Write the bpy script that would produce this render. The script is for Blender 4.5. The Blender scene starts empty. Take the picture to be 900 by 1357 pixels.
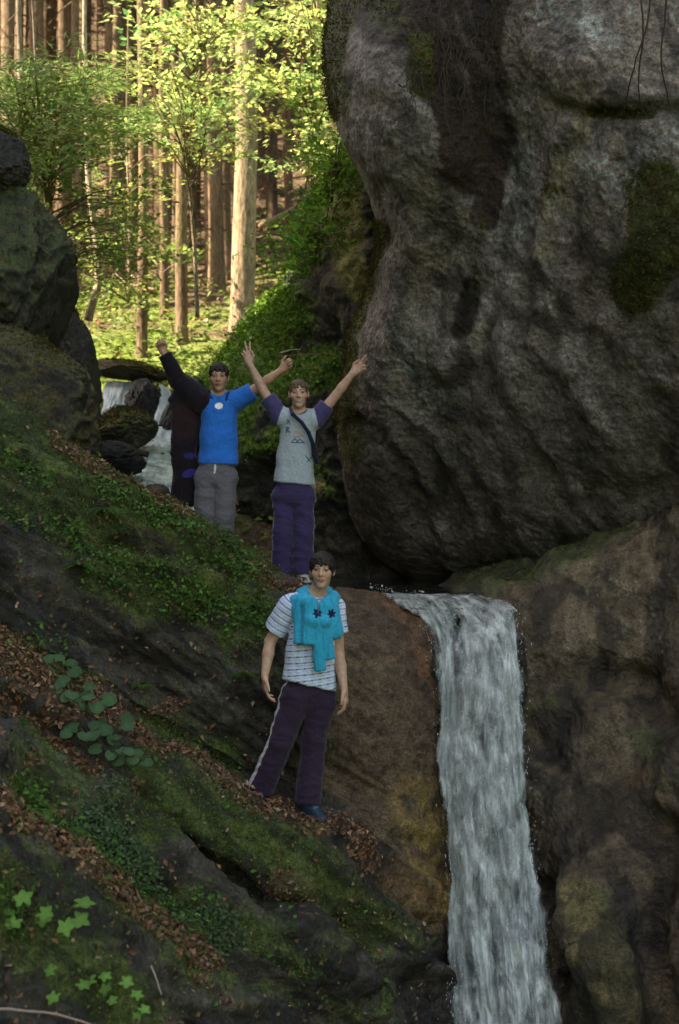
import bpy, math, random
import numpy as np
from math import radians, sin, cos, pi

# ---------------------------------------------------------------- camera, sky, sun, exposure
scn = bpy.context.scene
FPX = 1885.0                                   # focal length in pixels of the 900 x 1357 photograph
cam_d = bpy.data.cameras.new("camera"); cam = bpy.data.objects.new("camera", cam_d)
scn.collection.objects.link(cam); scn.camera = cam
cam.location = (0, 0, 0); cam.rotation_euler = (radians(90), 0, 0)
cam_d.sensor_fit = 'VERTICAL'; cam_d.sensor_height = 36.0; cam_d.lens = 36.0 * FPX / 1357.0
cam_d.clip_start = 0.05; cam_d.clip_end = 2000
cam_d.dof.use_dof = True; cam_d.dof.focus_distance = 9.8; cam_d.dof.aperture_fstop = 2.2

SUN_EL, SUN_AZ = 47.0, -101.0                  # azimuth from +Y clockwise: the sun stands to the left
world = bpy.data.worlds.new("World"); scn.world = world; world.use_nodes = True
wn = world.node_tree.nodes; wl = world.node_tree.links
sky = wn.new('ShaderNodeTexSky'); sky.sky_type = 'NISHITA'; sky.sun_disc = False
sky.sun_elevation = radians(SUN_EL); sky.sun_rotation = radians(SUN_AZ); sky.air_density = 1.0; sky.dust_density = 2.5
sky.ozone_density = 0.6
wl.new(sky.outputs[0], wn['Background'].inputs[0]); wn['Background'].inputs[1].default_value = 0.15
sun_d = bpy.data.lights.new("sun", 'SUN'); sun = bpy.data.objects.new("sun", sun_d); scn.collection.objects.link(sun)
sun_d.energy = 5.0; sun_d.angle = radians(0.5); sun_d.color = (1.0, 0.95, 0.86)
sun.rotation_euler = (radians(90 - SUN_EL), 0, radians(180 - SUN_AZ))
sun.location = (-20, 0, 30)
scn.view_settings.view_transform = 'Standard'; scn.view_settings.look = 'None'
scn.view_settings.gamma = 1.0; scn.view_settings.use_curve_mapping = False
scn.view_settings.exposure = 2.22
scn.view_settings.use_white_balance = True; scn.view_settings.white_balance_temperature = 8200; scn.view_settings.white_balance_tint = 12
scn.cycles.max_bounces = 6; scn.cycles.transparent_max_bounces = 16
scn.cycles.diffuse_bounces = 3; scn.cycles.glossy_bounces = 2; scn.cycles.transmission_bounces = 3

# ---------------------------------------------------------------- helpers
rng = np.random.default_rng(7)
random.seed(7)
def P(u, v, D):
    return np.array([(u - 450.0) * D / FPX, D, -(v - 678.5) * D / FPX])
def norm(a):
    a = np.asarray(a, float); return a / (np.linalg.norm(a, axis=-1, keepdims=True) + 1e-12)

def hash3(ix, iy, iz, seed):
    h = (ix.astype(np.uint32) * np.uint32(374761393) + iy.astype(np.uint32) * np.uint32(668265263)
         + iz.astype(np.uint32) * np.uint32(2147483647) + np.uint32((seed * 974711) & 0xffffffff))
    h = (h ^ (h >> np.uint32(13))) * np.uint32(1274126177)
    h = (h ^ (h >> np.uint32(16))) * np.uint32(2246822519)
    return h ^ (h >> np.uint32(15))
_G = norm(np.random.default_rng(1).normal(size=(256, 3))).astype(np.float32)
def pn(p, seed=0):
    """gradient noise, about -1..1"""
    p = np.asarray(p, np.float32); i = np.floor(p).astype(np.int64); f = p - i
    w = f * f * f * (f * (f * 6 - 15) + 10); r = np.zeros(len(p), np.float32)
    for dx in (0, 1):
        for dy in (0, 1):
            for dz in (0, 1):
                g = _G[hash3(i[:, 0] + dx, i[:, 1] + dy, i[:, 2] + dz, seed) & np.uint32(255)]
                d = ((f - np.array([dx, dy, dz], np.float32)) * g).sum(1)
                ww = (w[:, 0] if dx else 1 - w[:, 0]) * (w[:, 1] if dy else 1 - w[:, 1]) * (w[:, 2] if dz else 1 - w[:, 2])
                r += ww * d
    return r * 1.6
def fbm(p, oct=4, seed=0, gain=.5, ridge=False):
    s = 0; a = 1; t = 0
    for o in range(oct):
        n = pn(p * (2.03 ** o) + o * 17.3, seed + o)
        if ridge: n = 1 - 2 * np.abs(n)
        s = s + a * n; t += a; a *= gain
    return s / t
def sm(x, a, b):
    t = np.clip((x - a) / (b - a), 0, 1); return t * t * (3 - 2 * t)

def tag(o, label=None, cat=None, group=None, kind=None):
    if label: o['label'] = label
    if cat: o['category'] = cat
    if group: o['group'] = group
    if kind: o['kind'] = kind
    return o
def empty(name, loc, label=None, cat=None, group=None):
    o = bpy.data.objects.new(name, None); scn.collection.objects.link(o); o.location = [float(x) for x in loc]
    o.empty_display_size = .1
    return tag(o, label, cat, group)

def mk(name, verts, faces, mat, parent=None, origin=None, col=None, smooth=True, mats=None, midx=None, uv=None):
    """verts in world coordinates; faces an (n,3)/(n,4) array or a list of such arrays"""
    verts = np.asarray(verts, np.float64)
    if parent is not None: org = np.array(parent.matrix_basis.translation if parent.parent is None else parent['_o'])
    elif origin is not None: org = np.asarray(origin, float)
    else: org = np.zeros(3)
    if not isinstance(faces, list): faces = [faces]
    me = bpy.data.meshes.new(name)
    me.vertices.add(len(verts)); me.vertices.foreach_set('co', (verts - org).astype(np.float32).ravel())
    loops = np.concatenate([f.ravel() for f in faces]).astype(np.int32)
    sizes = np.concatenate([np.full(len(f), f.shape[1]) for f in faces]).astype(np.int32)
    starts = np.concatenate([[0], np.cumsum(sizes)[:-1]]).astype(np.int32)
    me.loops.add(len(loops)); me.loops.foreach_set('vertex_index', loops)
    me.polygons.add(len(sizes)); me.polygons.foreach_set('loop_start', starts); me.polygons.foreach_set('loop_total', sizes)
    me.polygons.foreach_set('use_smooth', np.full(len(sizes), smooth))
    if midx is not None: me.polygons.foreach_set('material_index', np.asarray(midx, np.int32))
    if col is not None:
        c = np.ones((len(verts), 4), np.float32); c[:, :col.shape[1]] = col
        a = me.color_attributes.new('Col', 'FLOAT_COLOR', 'POINT'); a.data.foreach_set('color', c.ravel())
    if uv is not None:
        l = me.uv_layers.new(name='UVMap'); l.data.foreach_set('uv', np.asarray(uv, np.float32)[loops].ravel())
    me.update(calc_edges=True); me.validate()
    for m in (mats or [mat]): me.materials.append(m)
    o = bpy.data.objects.new(name, me); scn.collection.objects.link(o)
    if parent is not None:
        o.parent = parent
    else: o.location = org
    o['_o'] = [float(x) for x in org]
    return o

class MB:
    """collects tubes, leaves and blobs into one mesh"""
    def __init__(s): s.v = []; s.f3 = []; s.f4 = []; s.c = []; s.n = 0
    def add(s, v, f, c=None):
        v = np.asarray(v, float); f = np.asarray(f, int)
        (s.f3 if f.shape[1] == 3 else s.f4).append(f + s.n); s.v.append(v); s.n += len(v)
        s.c.append(np.tile(np.asarray(c if c is not None else (1, 1, 1), float), (len(v), 1)) if np.ndim(c) < 2 else c)
    def tube(s, pts, rad, seg=8, c=None, wob=0, seed=0, cap=True):
        pts = np.asarray(pts, float); n = len(pts); rad = np.broadcast_to(np.asarray(rad, float), (n,)).copy()
        t = norm(np.gradient(pts, axis=0)); up = np.array([0, 0, 1.]) if abs(t[0][2]) < .9 else np.array([0, 1., 0])
        a = norm(np.cross(t, up)); b = np.cross(t, a)
        th = np.linspace(0, 2 * pi, seg, endpoint=False)
        ring = (a[:, None, :] * np.cos(th)[None, :, None] + b[:, None, :] * np.sin(th)[None, :, None])
        r = np.broadcast_to(rad[:, None], (n, seg)).copy()
        if wob:
            q = (pts[:, None, :] + ring * rad[:, None, None])
            r *= 1 + wob * fbm(q.reshape(-1, 3) * np.array([3, 3, 1.2]) / max(rad.max() * 4, .05), 3, seed).reshape(n, seg)
        v = (pts[:, None, :] + ring * r[..., None]).reshape(-1, 3)
        i = np.arange(n - 1)[:, None] * seg; j = np.arange(seg)[None, :]; k = (j + 1) % seg
        f = np.stack([i + j, i + k, i + seg + k, i + seg + j], -1).reshape(-1, 4)
        if cap:
            v = np.vstack([v, pts[0], pts[-1]]); m = n * seg
            jj = np.arange(seg); kk = (jj + 1) % seg
            f3 = np.vstack([np.stack([kk, jj, np.full(seg, m)], -1), np.stack([m - seg + jj, m - seg + kk, np.full(seg, m + 1)], -1)])
            s.f3.append(f3 + s.n)
        s.f4.append(f + s.n); s.v.append(v); s.n += len(v)
        s.c.append(np.tile(np.asarray(c if c is not None else (1, 1, 1), float), (len(v), 1)))
    def leaves(s, cen, nrm, size, c, aspect=.6, fold=.15, dirs=None, seed=0):
        """kite-shaped folded leaves; cen, nrm (N,3), size (N,), c (N,3)"""
        r = np.random.default_rng(seed + len(cen)); n = len(cen); nrm = norm(nrm)
        d = r.normal(size=(n, 3)) if dirs is None else np.asarray(dirs, float)
        d = norm(d - nrm * (d * nrm).sum(1, keepdims=True)); w = np.cross(nrm, d); z = np.asarray(size)[:, None]
        v = np.stack([cen - d * z * .5, cen - d * z * .08 + w * z * aspect * .5 + nrm * z * fold, cen + d * z * .55,
                      cen - d * z * .08 - w * z * aspect * .5 + nrm * z * fold], 1).reshape(-1, 3)
        b = np.arange(n)[:, None] * 4
        f = np.concatenate([b + np.array([[0, 1, 2]]), b + np.array([[0, 2, 3]])], 0)
        s.f3.append(f + s.n); s.v.append(v); s.n += len(v); s.c.append(np.repeat(np.asarray(c), 4, 0))
    def build(s, name, mat, parent=None, origin=None, smooth=True):
        fs = []
        if s.f4: fs.append(np.vstack(s.f4))
        if s.f3: fs.append(np.vstack(s.f3))
        return mk(name, np.vstack(s.v), fs, mat, parent, origin, np.vstack(s.c), smooth)

def catmull(A, t, axis=0):
    """interpolate control array A (n, ...) at fractional indices t"""
    n = A.shape[0]; i = np.clip(np.floor(t).astype(int), 0, n - 2); f = (t - i)
    def g(k): return A[np.clip(k, 0, n - 1)]
    p0, p1, p2, p3 = g(i - 1), g(i), g(i + 1), g(i + 2)
    p0 = np.where((i == 0).reshape((-1,) + (1,) * (A.ndim - 1)), 2 * p1 - p2, p0)
    p3 = np.where((i == n - 2).reshape((-1,) + (1,) * (A.ndim - 1)), 2 * p2 - p1, p3)
    f = f.reshape((-1,) + (1,) * (A.ndim - 1))
    return .5 * (2 * p1 + (p2 - p0) * f + (2 * p0 - 5 * p1 + 4 * p2 - p3) * f ** 2 + (3 * p1 - p0 - 3 * p2 + p3) * f ** 3)

class Loft:
    def __init__(s, rows, nr, nc):
        C = np.array([[P(*p) for p in r] for r in rows]); s.C = C
        lr = np.concatenate([[0], np.cumsum(np.linalg.norm(np.diff(C, axis=0), axis=2).mean(1) + .05)])
        lc = np.concatenate([[0], np.cumsum(np.linalg.norm(np.diff(C, axis=1), axis=2).mean(0) + .05)])
        tr = np.interp(np.linspace(0, lr[-1], nr), lr, np.arange(len(lr)))
        tc = np.interp(np.linspace(0, lc[-1], nc), lc, np.arange(len(lc)))
        G = catmull(C, tr); G = catmull(np.swapaxes(G, 0, 1), tc); s.G = np.swapaxes(G, 0, 1).copy()
        s.nr, s.nc = nr, nc
        s.base_uv()
    def base_uv(s):
        g = s.G.reshape(-1, 3); s.u = g[:, 0] / g[:, 1] * FPX + 450; s.v = 678.5 - g[:, 2] / g[:, 1] * FPX
    def normals(s):
        du = np.gradient(s.G, axis=1); dv = np.gradient(s.G, axis=0); n = norm(np.cross(dv, du))
        return n.reshape(-1, 3)
    def disp(s, d, nrm=None):
        s.G = (s.G.reshape(-1, 3) + (s.normals() if nrm is None else nrm) * np.asarray(d)[:, None]).reshape(s.nr, s.nc, 3)
    def pts(s): return s.G.reshape(-1, 3)
    def faces(s):
        i = np.arange(s.nr - 1)[:, None] * s.nc; j = np.arange(s.nc - 1)[None, :]
        return np.stack([i + j, i + s.nc + j, i + s.nc + j + 1, i + j + 1], -1).reshape(-1, 4)

def stroke(u, v, pts, w):
    """soft brush 0..1 along a polyline; pts (x, y[, width])"""
    best = np.full(len(u), 1e9); pts = [p if len(p) > 2 else (p[0], p[1], w) for p in pts]
    if len(pts) == 1: pts = pts * 2
    for a, b in zip(pts[:-1], pts[1:]):
        dx, dy = b[0] - a[0], b[1] - a[1]; L = dx * dx + dy * dy + 1e-9
        t = np.clip(((u - a[0]) * dx + (v - a[1]) * dy) / L, 0, 1)
        q = np.hypot(u - a[0] - t * dx, v - a[1] - t * dy) / (a[2] + (b[2] - a[2]) * t)
        best = np.minimum(best, q)
    return np.exp(-best ** 2)
def sstroke(u, v, pts, w):
    """signed side profile: negative one side, positive the other (for ledges)"""
    return stroke(u, v, pts, w)
def mixc(c, col, m):
    return c * (1 - m[:, None]) + np.asarray(col)[None, :] * m[:, None]

# ---------------------------------------------------------------- materials
def nodemat(name):
    m = bpy.data.materials.new(name); m.use_nodes = True; nt = m.node_tree
    return m, nt, nt.nodes['Principled BSDF'], nt.nodes, nt.links
def rock_mat(name, rough=.7, scale=9, bump=.35, spec=.35, vary=.55, stretch=(1, 1, 1)):
    m, nt, b, N, L = nodemat(name)
    at = N.new('ShaderNodeAttribute'); at.attribute_name = 'Col'
    tc = N.new('ShaderNodeTexCoord'); mp = N.new('ShaderNodeMapping'); mp.inputs['Scale'].default_value = stretch
    L.new(tc.outputs['Object'], mp.inputs[0])
    def noise(sc, det, ro=.6):
        n = N.new('ShaderNodeTexNoise'); n.inputs['Scale'].default_value = sc; n.inputs['Detail'].default_value = det
        n.inputs['Roughness'].default_value = ro; L.new(mp.outputs[0], n.inputs['Vector']); return n
    n1 = noise(scale, 8, .7); n2 = noise(scale * 7, 5, .7); vo = N.new('ShaderNodeTexVoronoi'); vo.inputs['Scale'].default_value = scale * 3
    L.new(mp.outputs[0], vo.inputs['Vector'])
    r1 = N.new('ShaderNodeMapRange'); r1.inputs[1].default_value = .3; r1.inputs[2].default_value = .7
    r1.inputs[3].default_value = 1 - vary; r1.inputs[4].default_value = 1 + vary; L.new(n1.outputs[0], r1.inputs[0])
    r2 = N.new('ShaderNodeMapRange'); r2.inputs[1].default_value = .3; r2.inputs[2].default_value = .7
    r2.inputs[3].default_value = .3; r2.inputs[4].default_value = 1.9; L.new(n2.outputs[0], r2.inputs[0])
    mu = N.new('ShaderNodeMath'); mu.operation = 'MULTIPLY'; L.new(r1.outputs[0], mu.inputs[0]); L.new(r2.outputs[0], mu.inputs[1])
    vm = N.new('ShaderNodeVectorMath'); vm.operation = 'SCALE'; L.new(at.outputs['Color'], vm.inputs[0]); L.new(mu.outputs[0], vm.inputs['Scale'])
    L.new(vm.outputs[0], b.inputs['Base Color'])
    rr = N.new('ShaderNodeMapRange'); rr.inputs[3].default_value = rough - .2; rr.inputs[4].default_value = min(1, rough + .2)
    L.new(n1.outputs[0], rr.inputs[0]); L.new(rr.outputs[0], b.inputs['Roughness'])
    b.inputs['Specular IOR Level'].default_value = spec
    ad = N.new('ShaderNodeMath'); ad.operation = 'MULTIPLY_ADD'; ad.inputs[1].default_value = .35
    L.new(n2.outputs[0], ad.inputs[0]); L.new(n1.outputs[0], ad.inputs[2])
    ad2 = N.new('ShaderNodeMath'); ad2.operation = 'MULTIPLY_ADD'; ad2.inputs[1].default_value = .3
    L.new(vo.outputs[0], ad2.inputs[0]); L.new(ad.outputs[0], ad2.inputs[2])
    bp = N.new('ShaderNodeBump'); bp.inputs['Strength'].default_value = bump; bp.inputs['Distance'].default_value = .05
    L.new(ad2.outputs[0], bp.inputs['Height']); L.new(bp.outputs[0], b.inputs['Normal'])
    return m
def col_mat(name, rough=.8, spec=.2, trans=0, sheen=0, bump=0, bscale=60, tint=None):
    """attribute colour with fine variation; trans = share of translucency (leaves)"""
    m, nt, b, N, L = nodemat(name)
    at = N.new('ShaderNodeAttribute'); at.attribute_name = 'Col'
    tc = N.new('ShaderNodeTexCoord'); n = N.new('ShaderNodeTexNoise'); n.inputs['Scale'].default_value = bscale; n.inputs['Detail'].default_value = 4
    L.new(tc.outputs['Object'], n.inputs['Vector'])
    r = N.new('ShaderNodeMapRange'); r.inputs[1].default_value = .3; r.inputs[2].default_value = .7; r.inputs[3].default_value = .85; r.inputs[4].default_value = 1.15
    L.new(n.outputs[0], r.inputs[0]); vm = N.new('ShaderNodeVectorMath'); vm.operation = 'SCALE'
    L.new(at.outputs['Color'], vm.inputs[0]); L.new(r.outputs[0], vm.inputs['Scale']); L.new(vm.outputs[0], b.inputs['Base Color'])
    b.inputs['Roughness'].default_value = rough; b.inputs['Specular IOR Level'].default_value = spec
    if sheen: b.inputs['Sheen Weight'].default_value = sheen
    if bump:
        bp = N.new('ShaderNodeBump'); bp.inputs['Strength'].default_value = bump; bp.inputs['Distance'].default_value = .01
        L.new(n.outputs[0], bp.inputs['Height']); L.new(bp.outputs[0], b.inputs['Normal'])
    if trans:
        t = N.new('ShaderNodeBsdfTranslucent'); mx = N.new('ShaderNodeMixShader'); mx.inputs[0].default_value = trans
        L.new(vm.outputs[0], t.inputs[0]); L.new(b.outputs[0], mx.inputs[1]); L.new(t.outputs[0], mx.inputs[2])
        L.new(mx.outputs[0], N['Material Output'].inputs[0])
    return m
def water_mat(name, sx, sy, lo=.42, hi=.62, foam=(.62, .74, .74), body=(.10, .13, .12), seed=0, maxa=.96):
    """falling white water: streaks along v of the UV map, clear between the strands and at ragged edges"""
    m, nt, b, N, L = nodemat(name)
    uv = N.new('ShaderNodeUVMap'); mp = N.new('ShaderNodeMapping'); mp.inputs['Scale'].default_value = (sx, sy, 1)
    mp.inputs['Location'].default_value = (seed * 3.7, seed * 1.9, 0); L.new(uv.outputs[0], mp.inputs[0])
    n = N.new('ShaderNodeTexNoise'); n.inputs['Scale'].default_value = 1; n.inputs['Detail'].default_value = 7; n.inputs['Roughness'].default_value = .65
    n.inputs['Distortion'].default_value = .35
    L.new(mp.outputs[0], n.inputs['Vector'])
    mp2 = N.new('ShaderNodeMapping'); mp2.inputs['Scale'].default_value = (sx * .3, sy * .5, 1); L.new(uv.outputs[0], mp2.inputs[0])
    n2 = N.new('ShaderNodeTexNoise'); n2.inputs['Scale'].default_value = 1; n2.inputs['Detail'].default_value = 4; L.new(mp2.outputs[0], n2.inputs['Vector'])
    at = N.new('ShaderNodeAttribute'); at.attribute_name = 'Col'          # R = how solid the water is here
    a1 = N.new('ShaderNodeMath'); a1.operation = 'MULTIPLY_ADD'; a1.inputs[1].default_value = .5; L.new(n2.outputs[0], a1.inputs[0]); L.new(n.outputs[0], a1.inputs[2])
    sp = N.new('ShaderNodeSeparateColor'); L.new(at.outputs['Color'], sp.inputs[0])
    a2 = N.new('ShaderNodeMath'); a2.operation = 'ADD'; L.new(a1.outputs[0], a2.inputs[0]); L.new(sp.outputs[0], a2.inputs[1])
    mr = N.new('ShaderNodeMapRange'); mr.inputs[1].default_value = lo + .75; mr.inputs[2].default_value = hi + .85; mr.inputs[3].default_value = 0; mr.inputs[4].default_value = maxa
    L.new(a2.outputs[0], mr.inputs[0])
    mr2 = N.new('ShaderNodeMapRange'); mr2.inputs[1].default_value = .35; mr2.inputs[2].default_value = .68; L.new(n.outputs[0], mr2.inputs[0])
    mc = N.new('ShaderNodeMix'); mc.data_type = 'RGBA'; mc.inputs[6].default_value = (*body, 1); mc.inputs[7].default_value = (*foam, 1)
    L.new(mr2.outputs[0], mc.inputs[0]); L.new(mc.outputs[2], b.inputs['Base Color'])
    b.inputs['Roughness'].default_value = .35; b.inputs['Specular IOR Level'].default_value = .4
    L.new(mr.outputs[0], b.inputs['Alpha'])
    bp = N.new('ShaderNodeBump'); bp.inputs['Strength'].default_value = .5; bp.inputs['Distance'].default_value = .04
    L.new(n.outputs[0], bp.inputs['Height']); L.new(bp.outputs[0], b.inputs['Normal'])
    return m

M_ROCK = rock_mat('weathered_rock', .6, 7, .8, .35, .7)
M_WET = rock_mat('wet_rock', .45, 8, .9, .5, .75)
M_BANK = rock_mat('mossy_bank', .65, 9, 1.0, .4, .7)
M_GROUND = rock_mat('forest_floor', .9, 3, .4, .1)
M_BARK = rock_mat('bark', .85, 6, .6, .15, .45, (1, 1, .22))
M_LEAF = col_mat('leaf', .55, .3, .45)
M_LITTER = col_mat('dead_leaf', .8, .15, .1)
M_MOSS = col_mat('moss_tuft', .9, .1, .25)
M_TWIG = col_mat('twig', .85, .1)
# ================================================================ THE LAND
# ---- ground: one sheet, gorge in front, forest hill rising behind
def ground_z(X, Y):
    fy = np.interp(Y, [-300, 8, 12, 13, 14, 15, 16, 17, 18, 19, 24, 30, 40, 60, 90, 140, 400], [-5, -4.4, -2.2, -.8, .05, .35, .55, 1.25, 1.95, 2.35, 4.0, 6.0, 10.3, 22, 42, 70, 120])
    left = np.clip(-3.7 - X, 0, None); g = sm(Y, 12.5, 16)
    gl = np.where(X < -3.7, 1.2 + 1.25 * np.minimum(left, 12) + .2 * np.clip(left - 12, 0, None), -9) * (1 - g) + g * -9
    gr = np.where(X > 2.5, fy + .9 * np.minimum(X - 2.5, 14), -9)
    fl = fy + g * .12 * np.clip(-X - 5, 0, 30)
    return np.maximum(np.maximum(fl, gl), np.where(Y > 13, np.maximum(gr, -9), gr - 1.0))
def gsheet():
    xs = np.concatenate([np.linspace(-400, -40, 20), np.linspace(-38, 38, 300), np.linspace(40, 400, 20)])
    ys = np.concatenate([np.linspace(-300, 0, 15), np.linspace(1, 12, 30), np.linspace(12.3, 70, 330), np.linspace(72, 420, 40)])
    X, Y = np.meshgrid(xs, ys); p = np.stack([X.ravel(), Y.ravel(), np.zeros(X.size)], 1)
    z = ground_z(p[:, 0], p[:, 1]); far = sm(p[:, 1], 13, 20)
    z = z + far * (.35 * fbm(p * .35, 4, 3) + .12 * fbm(p * 1.7, 3, 5)); p[:, 2] = z
    n = fbm(p * .5, 4, 9); n2 = fbm(p * 2.5, 4, 12)
    c = np.tile((.075, .052, .032), (len(p), 1)); c = mixc(c, (.16, .115, .07), sm(n2, -.1, .5))
    green = sm(n + .5 * n2 + .8 * (1 - sm(p[:, 1], 18, 30)) - .36, 0, .5)
    c = mixc(c, (.10, .13, .03), green); c = mixc(c, (.035, .025, .018), sm(n2 * .6 - n, .25, .7) * .6)
    nx = len(xs); i = np.arange(len(ys) - 1)[:, None] * nx; j = np.arange(nx - 1)[None, :]
    f = np.stack([i + j, i + j + 1, i + nx + j + 1, i + nx + j], -1).reshape(-1, 4)
    return mk('ground', p, f, M_GROUND, col=c), p, green
ground, gpts, ggreen = gsheet(); tag(ground, kind='structure')
def gz(x, y):
    q = np.array([[x, y, 0.]]); far = float(sm(np.array([y]), 13, 20)[0])
    return float(ground_z(q[:, 0], q[:, 1])[0] + far * (.35 * fbm(q * .35, 4, 3)[0] + .12 * fbm(q * 1.7, 3, 5)[0]))

# ---- left bank: slanting mossy ledges from the ridge down to the foot of the fall
rows = [
 [(-420,520,12.6),(-100,640,12.4),(100,740,12.4),(220,800,12.2),(330,840,12.2),(430,860,12.0),(520,880,11.8),(570,900,11.6)],
 [(-420,330,10.2),(-100,520,10.8),(100,650,10.9),(210,720,11.2),(320,765,11.4),(410,790,11.2),(490,800,11.0),(545,830,10.8)],
 [(-420,290,9.6),(-100,478,9.8),(100,602,10.1),(220,672,10.2),(330,745,10.3),(412,783,10.35),(490,790,10.4),(556,822,10.3)],
 [(-420,330,9.2),(-100,515,9.4),(100,650,9.7),(225,712,9.8),(335,780,9.95),(415,812,10.0),(500,812,10.1),(572,850,10.15)],
 [(-420,470,8.9),(-100,620,9.0),(100,730,9.4),(230,790,9.5),(340,835,9.6),(430,860,9.65),(520,870,9.8),(584,905,10.0)],
 [(-420,600,8.7),(-100,740,8.7),(100,840,9.1),(230,885,9.3),(340,905,9.4),(440,930,9.5),(530,950,9.6),(592,1000,9.9)],
 [(-420,680,8.8),(-100,790,8.75),(80,880,9.1),(200,955,9.3),(330,1020,9.4),(440,1050,9.45),(535,1060,9.55),(596,1090,9.8)],
 [(-420,720,8.5),(-100,815,8.5),(60,905,8.8),(190,985,9.0),(330,1055,9.15),(440,1090,9.2),(530,1165,9.3),(598,1200,9.6)],
 [(-420,745,8.1),(-100,835,8.2),(50,920,8.4),(185,1000,8.6),(325,1075,8.75),(440,1118,8.85),(520,1205,9.0),(590,1290,9.4)],
 [(-420,800,8.0),(-100,900,8.0),(40,985,8.25),(180,1065,8.35),(315,1140,8.45),(430,1190,8.6),(510,1280,8.8),(580,1380,9.2)],
 [(-420,830,7.8),(-100,930,7.9),(30,1010,8.2),(180,1090,8.4),(310,1160,8.5),(420,1225,8.55),(500,1320,8.7),(570,1450,9.0)],
 [(-420,850,7.3),(-100,945,7.4),(20,1020,7.6),(175,1105,7.8),(305,1180,7.9),(415,1250,8.1),(495,1350,8.4),(560,1500,8.8)],
 [(-420,960,6.8),(-100,1040,6.9),(20,1100,7.1),(165,1180,7.4),(290,1270,7.6),(400,1340,7.9),(480,1440,8.3),(560,1580,8.7)],
 [(-420,1000,6.3),(-100,1080,6.4),(10,1130,6.6),(155,1215,6.9),(280,1310,7.1),(380,1400,7.5),(480,1500,8.1),(560,1640,8.6)],
 [(-420,1250,5.8),(-100,1270,5.9),(10,1320,6.1),(150,1380,6.5),(270,1450,6.9),(380,1520,7.4),(480,1620,8.0),(560,1750,8.6)],
 [(-420,1700,5.4),(-100,1700,5.5),(10,1720,5.8),(150,1760,6.3),(270,1800,6.8),(380,1850,7.4),(480,1950,8.0),(560,2050,8.6)],
 [(-420,2500,5.4),(-100,2500,5.5),(10,2500,5.8),(150,2500,6.3),(270,2500,6.8),(380,2500,7.4),(480,2500,8.0),(560,2500,8.6)],
]
bank = Loft(rows, 760, 560); u, v = bank.u.copy(), bank.v.copy(); p = bank.pts()
# strata run down to the right: squash the noise across them
th = radians(33); q = p.copy(); a_ = q[:, 0] * cos(th) - q[:, 2] * sin(th); b_ = q[:, 0] * sin(th) + q[:, 2] * cos(th)
qs = np.stack([a_ * .55, q[:, 1] * .8, b_ * 3.0], 1)
rimw = stroke(u, v, [(470, 800), (520, 900), (540, 1050), (540, 1150)], 60)        # the smooth brown water-worn rock
lay = fbm(qs * 1.3, 5, 21, ridge=True); lump = fbm(p * 1.5, 5, 22); fine = fbm(p * 7, 4, 23)
left_fade = 1 - .6 * rimw
def mkwarp(p, a=11): return (a * fbm(p * 2.6, 4, 301), a * fbm(p * 2.6 + 7, 4, 302))
warp = mkwarp(p)
ridge_keep = 1 - .6 * stroke(u, v, [(0, 540), (150, 632), (260, 695), (350, 755), (480, 785)], 25)
d = (.13 * lay + .10 * lump) * left_fade * ridge_keep + .03 * fine + .035 * fbm(qs * 4, 4, 24, ridge=True) * left_fade + .010 * fbm(p * 24, 3, 25)
def cut(pts, w, amp, du=1.0):
    global d
    wu, wv = warp
    d = d + amp * stroke(u + wu, v + wv, pts, w) * (.6 + .6 * np.clip(.5 + lump, 0, 1))
cut([(150,722),(230,742),(300,765),(345,790)], 13, -.20); cut([(150,745),(235,768),(320,800)], 12, .10)
cut([(300,790),(240,830),(180,850)], 10, -.08)
cut([(0,760),(60,800),(160,870),(260,895)], 16, -.12)
cut([(185,1062),(260,1130),(330,1175),(370,1215)], 11, -.26)
cut([(230,1020),(330,1100),(450,1170),(520,1260)], 24, .10)
cut([(60,1080),(160,1150),(250,1230),(330,1310)], 18, -.14)
cut([(440,1125),(490,1165),(560,1230)], 9, -.15); cut([(470,1120),(530,1160),(590,1200)], 12, .09)
cut([(590,1130,30)], 30, .05); cut([(490,1080),(560,1100)], 14, .05); cut([(480,1110),(585,1125)], 8, -.04)
cut([(0,985),(90,1040),(150,1075)], 14, .08)
bank.disp(d)
def level(L, feet):
    g = L.pts().copy()
    for (q, rad) in feet:
        w = np.exp(-((np.hypot(g[:, 0] - q[0], g[:, 1] - q[1]) / rad) ** 4)) * (np.abs(g[:, 2] - q[2]) < .35); g[:, 2] = g[:, 2] * (1 - w) + (q[2] - .006) * w
    L.G = g.reshape(L.nr, L.nc, 3)
FEET = [(P(345, 1062, 9.0), .17), (P(420, 1084, 8.93), .19), (P(373, 770, 10.56), .15), (P(402, 772, 10.53), .15)]
level(bank, FEET)
bp_ = bank.pts(); bn = bank.normals()
up = bn[:, 2]; n1 = fbm(bp_ * 2.2, 5, 31); n2 = fbm(bp_ * 9, 4, 32); n3 = fbm(bp_ * .9 + 5, 4, 33)
c = np.tile((.055, .047, .034), (len(u), 1)); c = mixc(c, (.115, .100, .078), sm(n1 + .4 * n2, 0, .6) * .8)
c = mixc(c, (.055, .047, .030), sm(n3, -.1, .4) * .7)
mossm = np.zeros(len(u))
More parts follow.
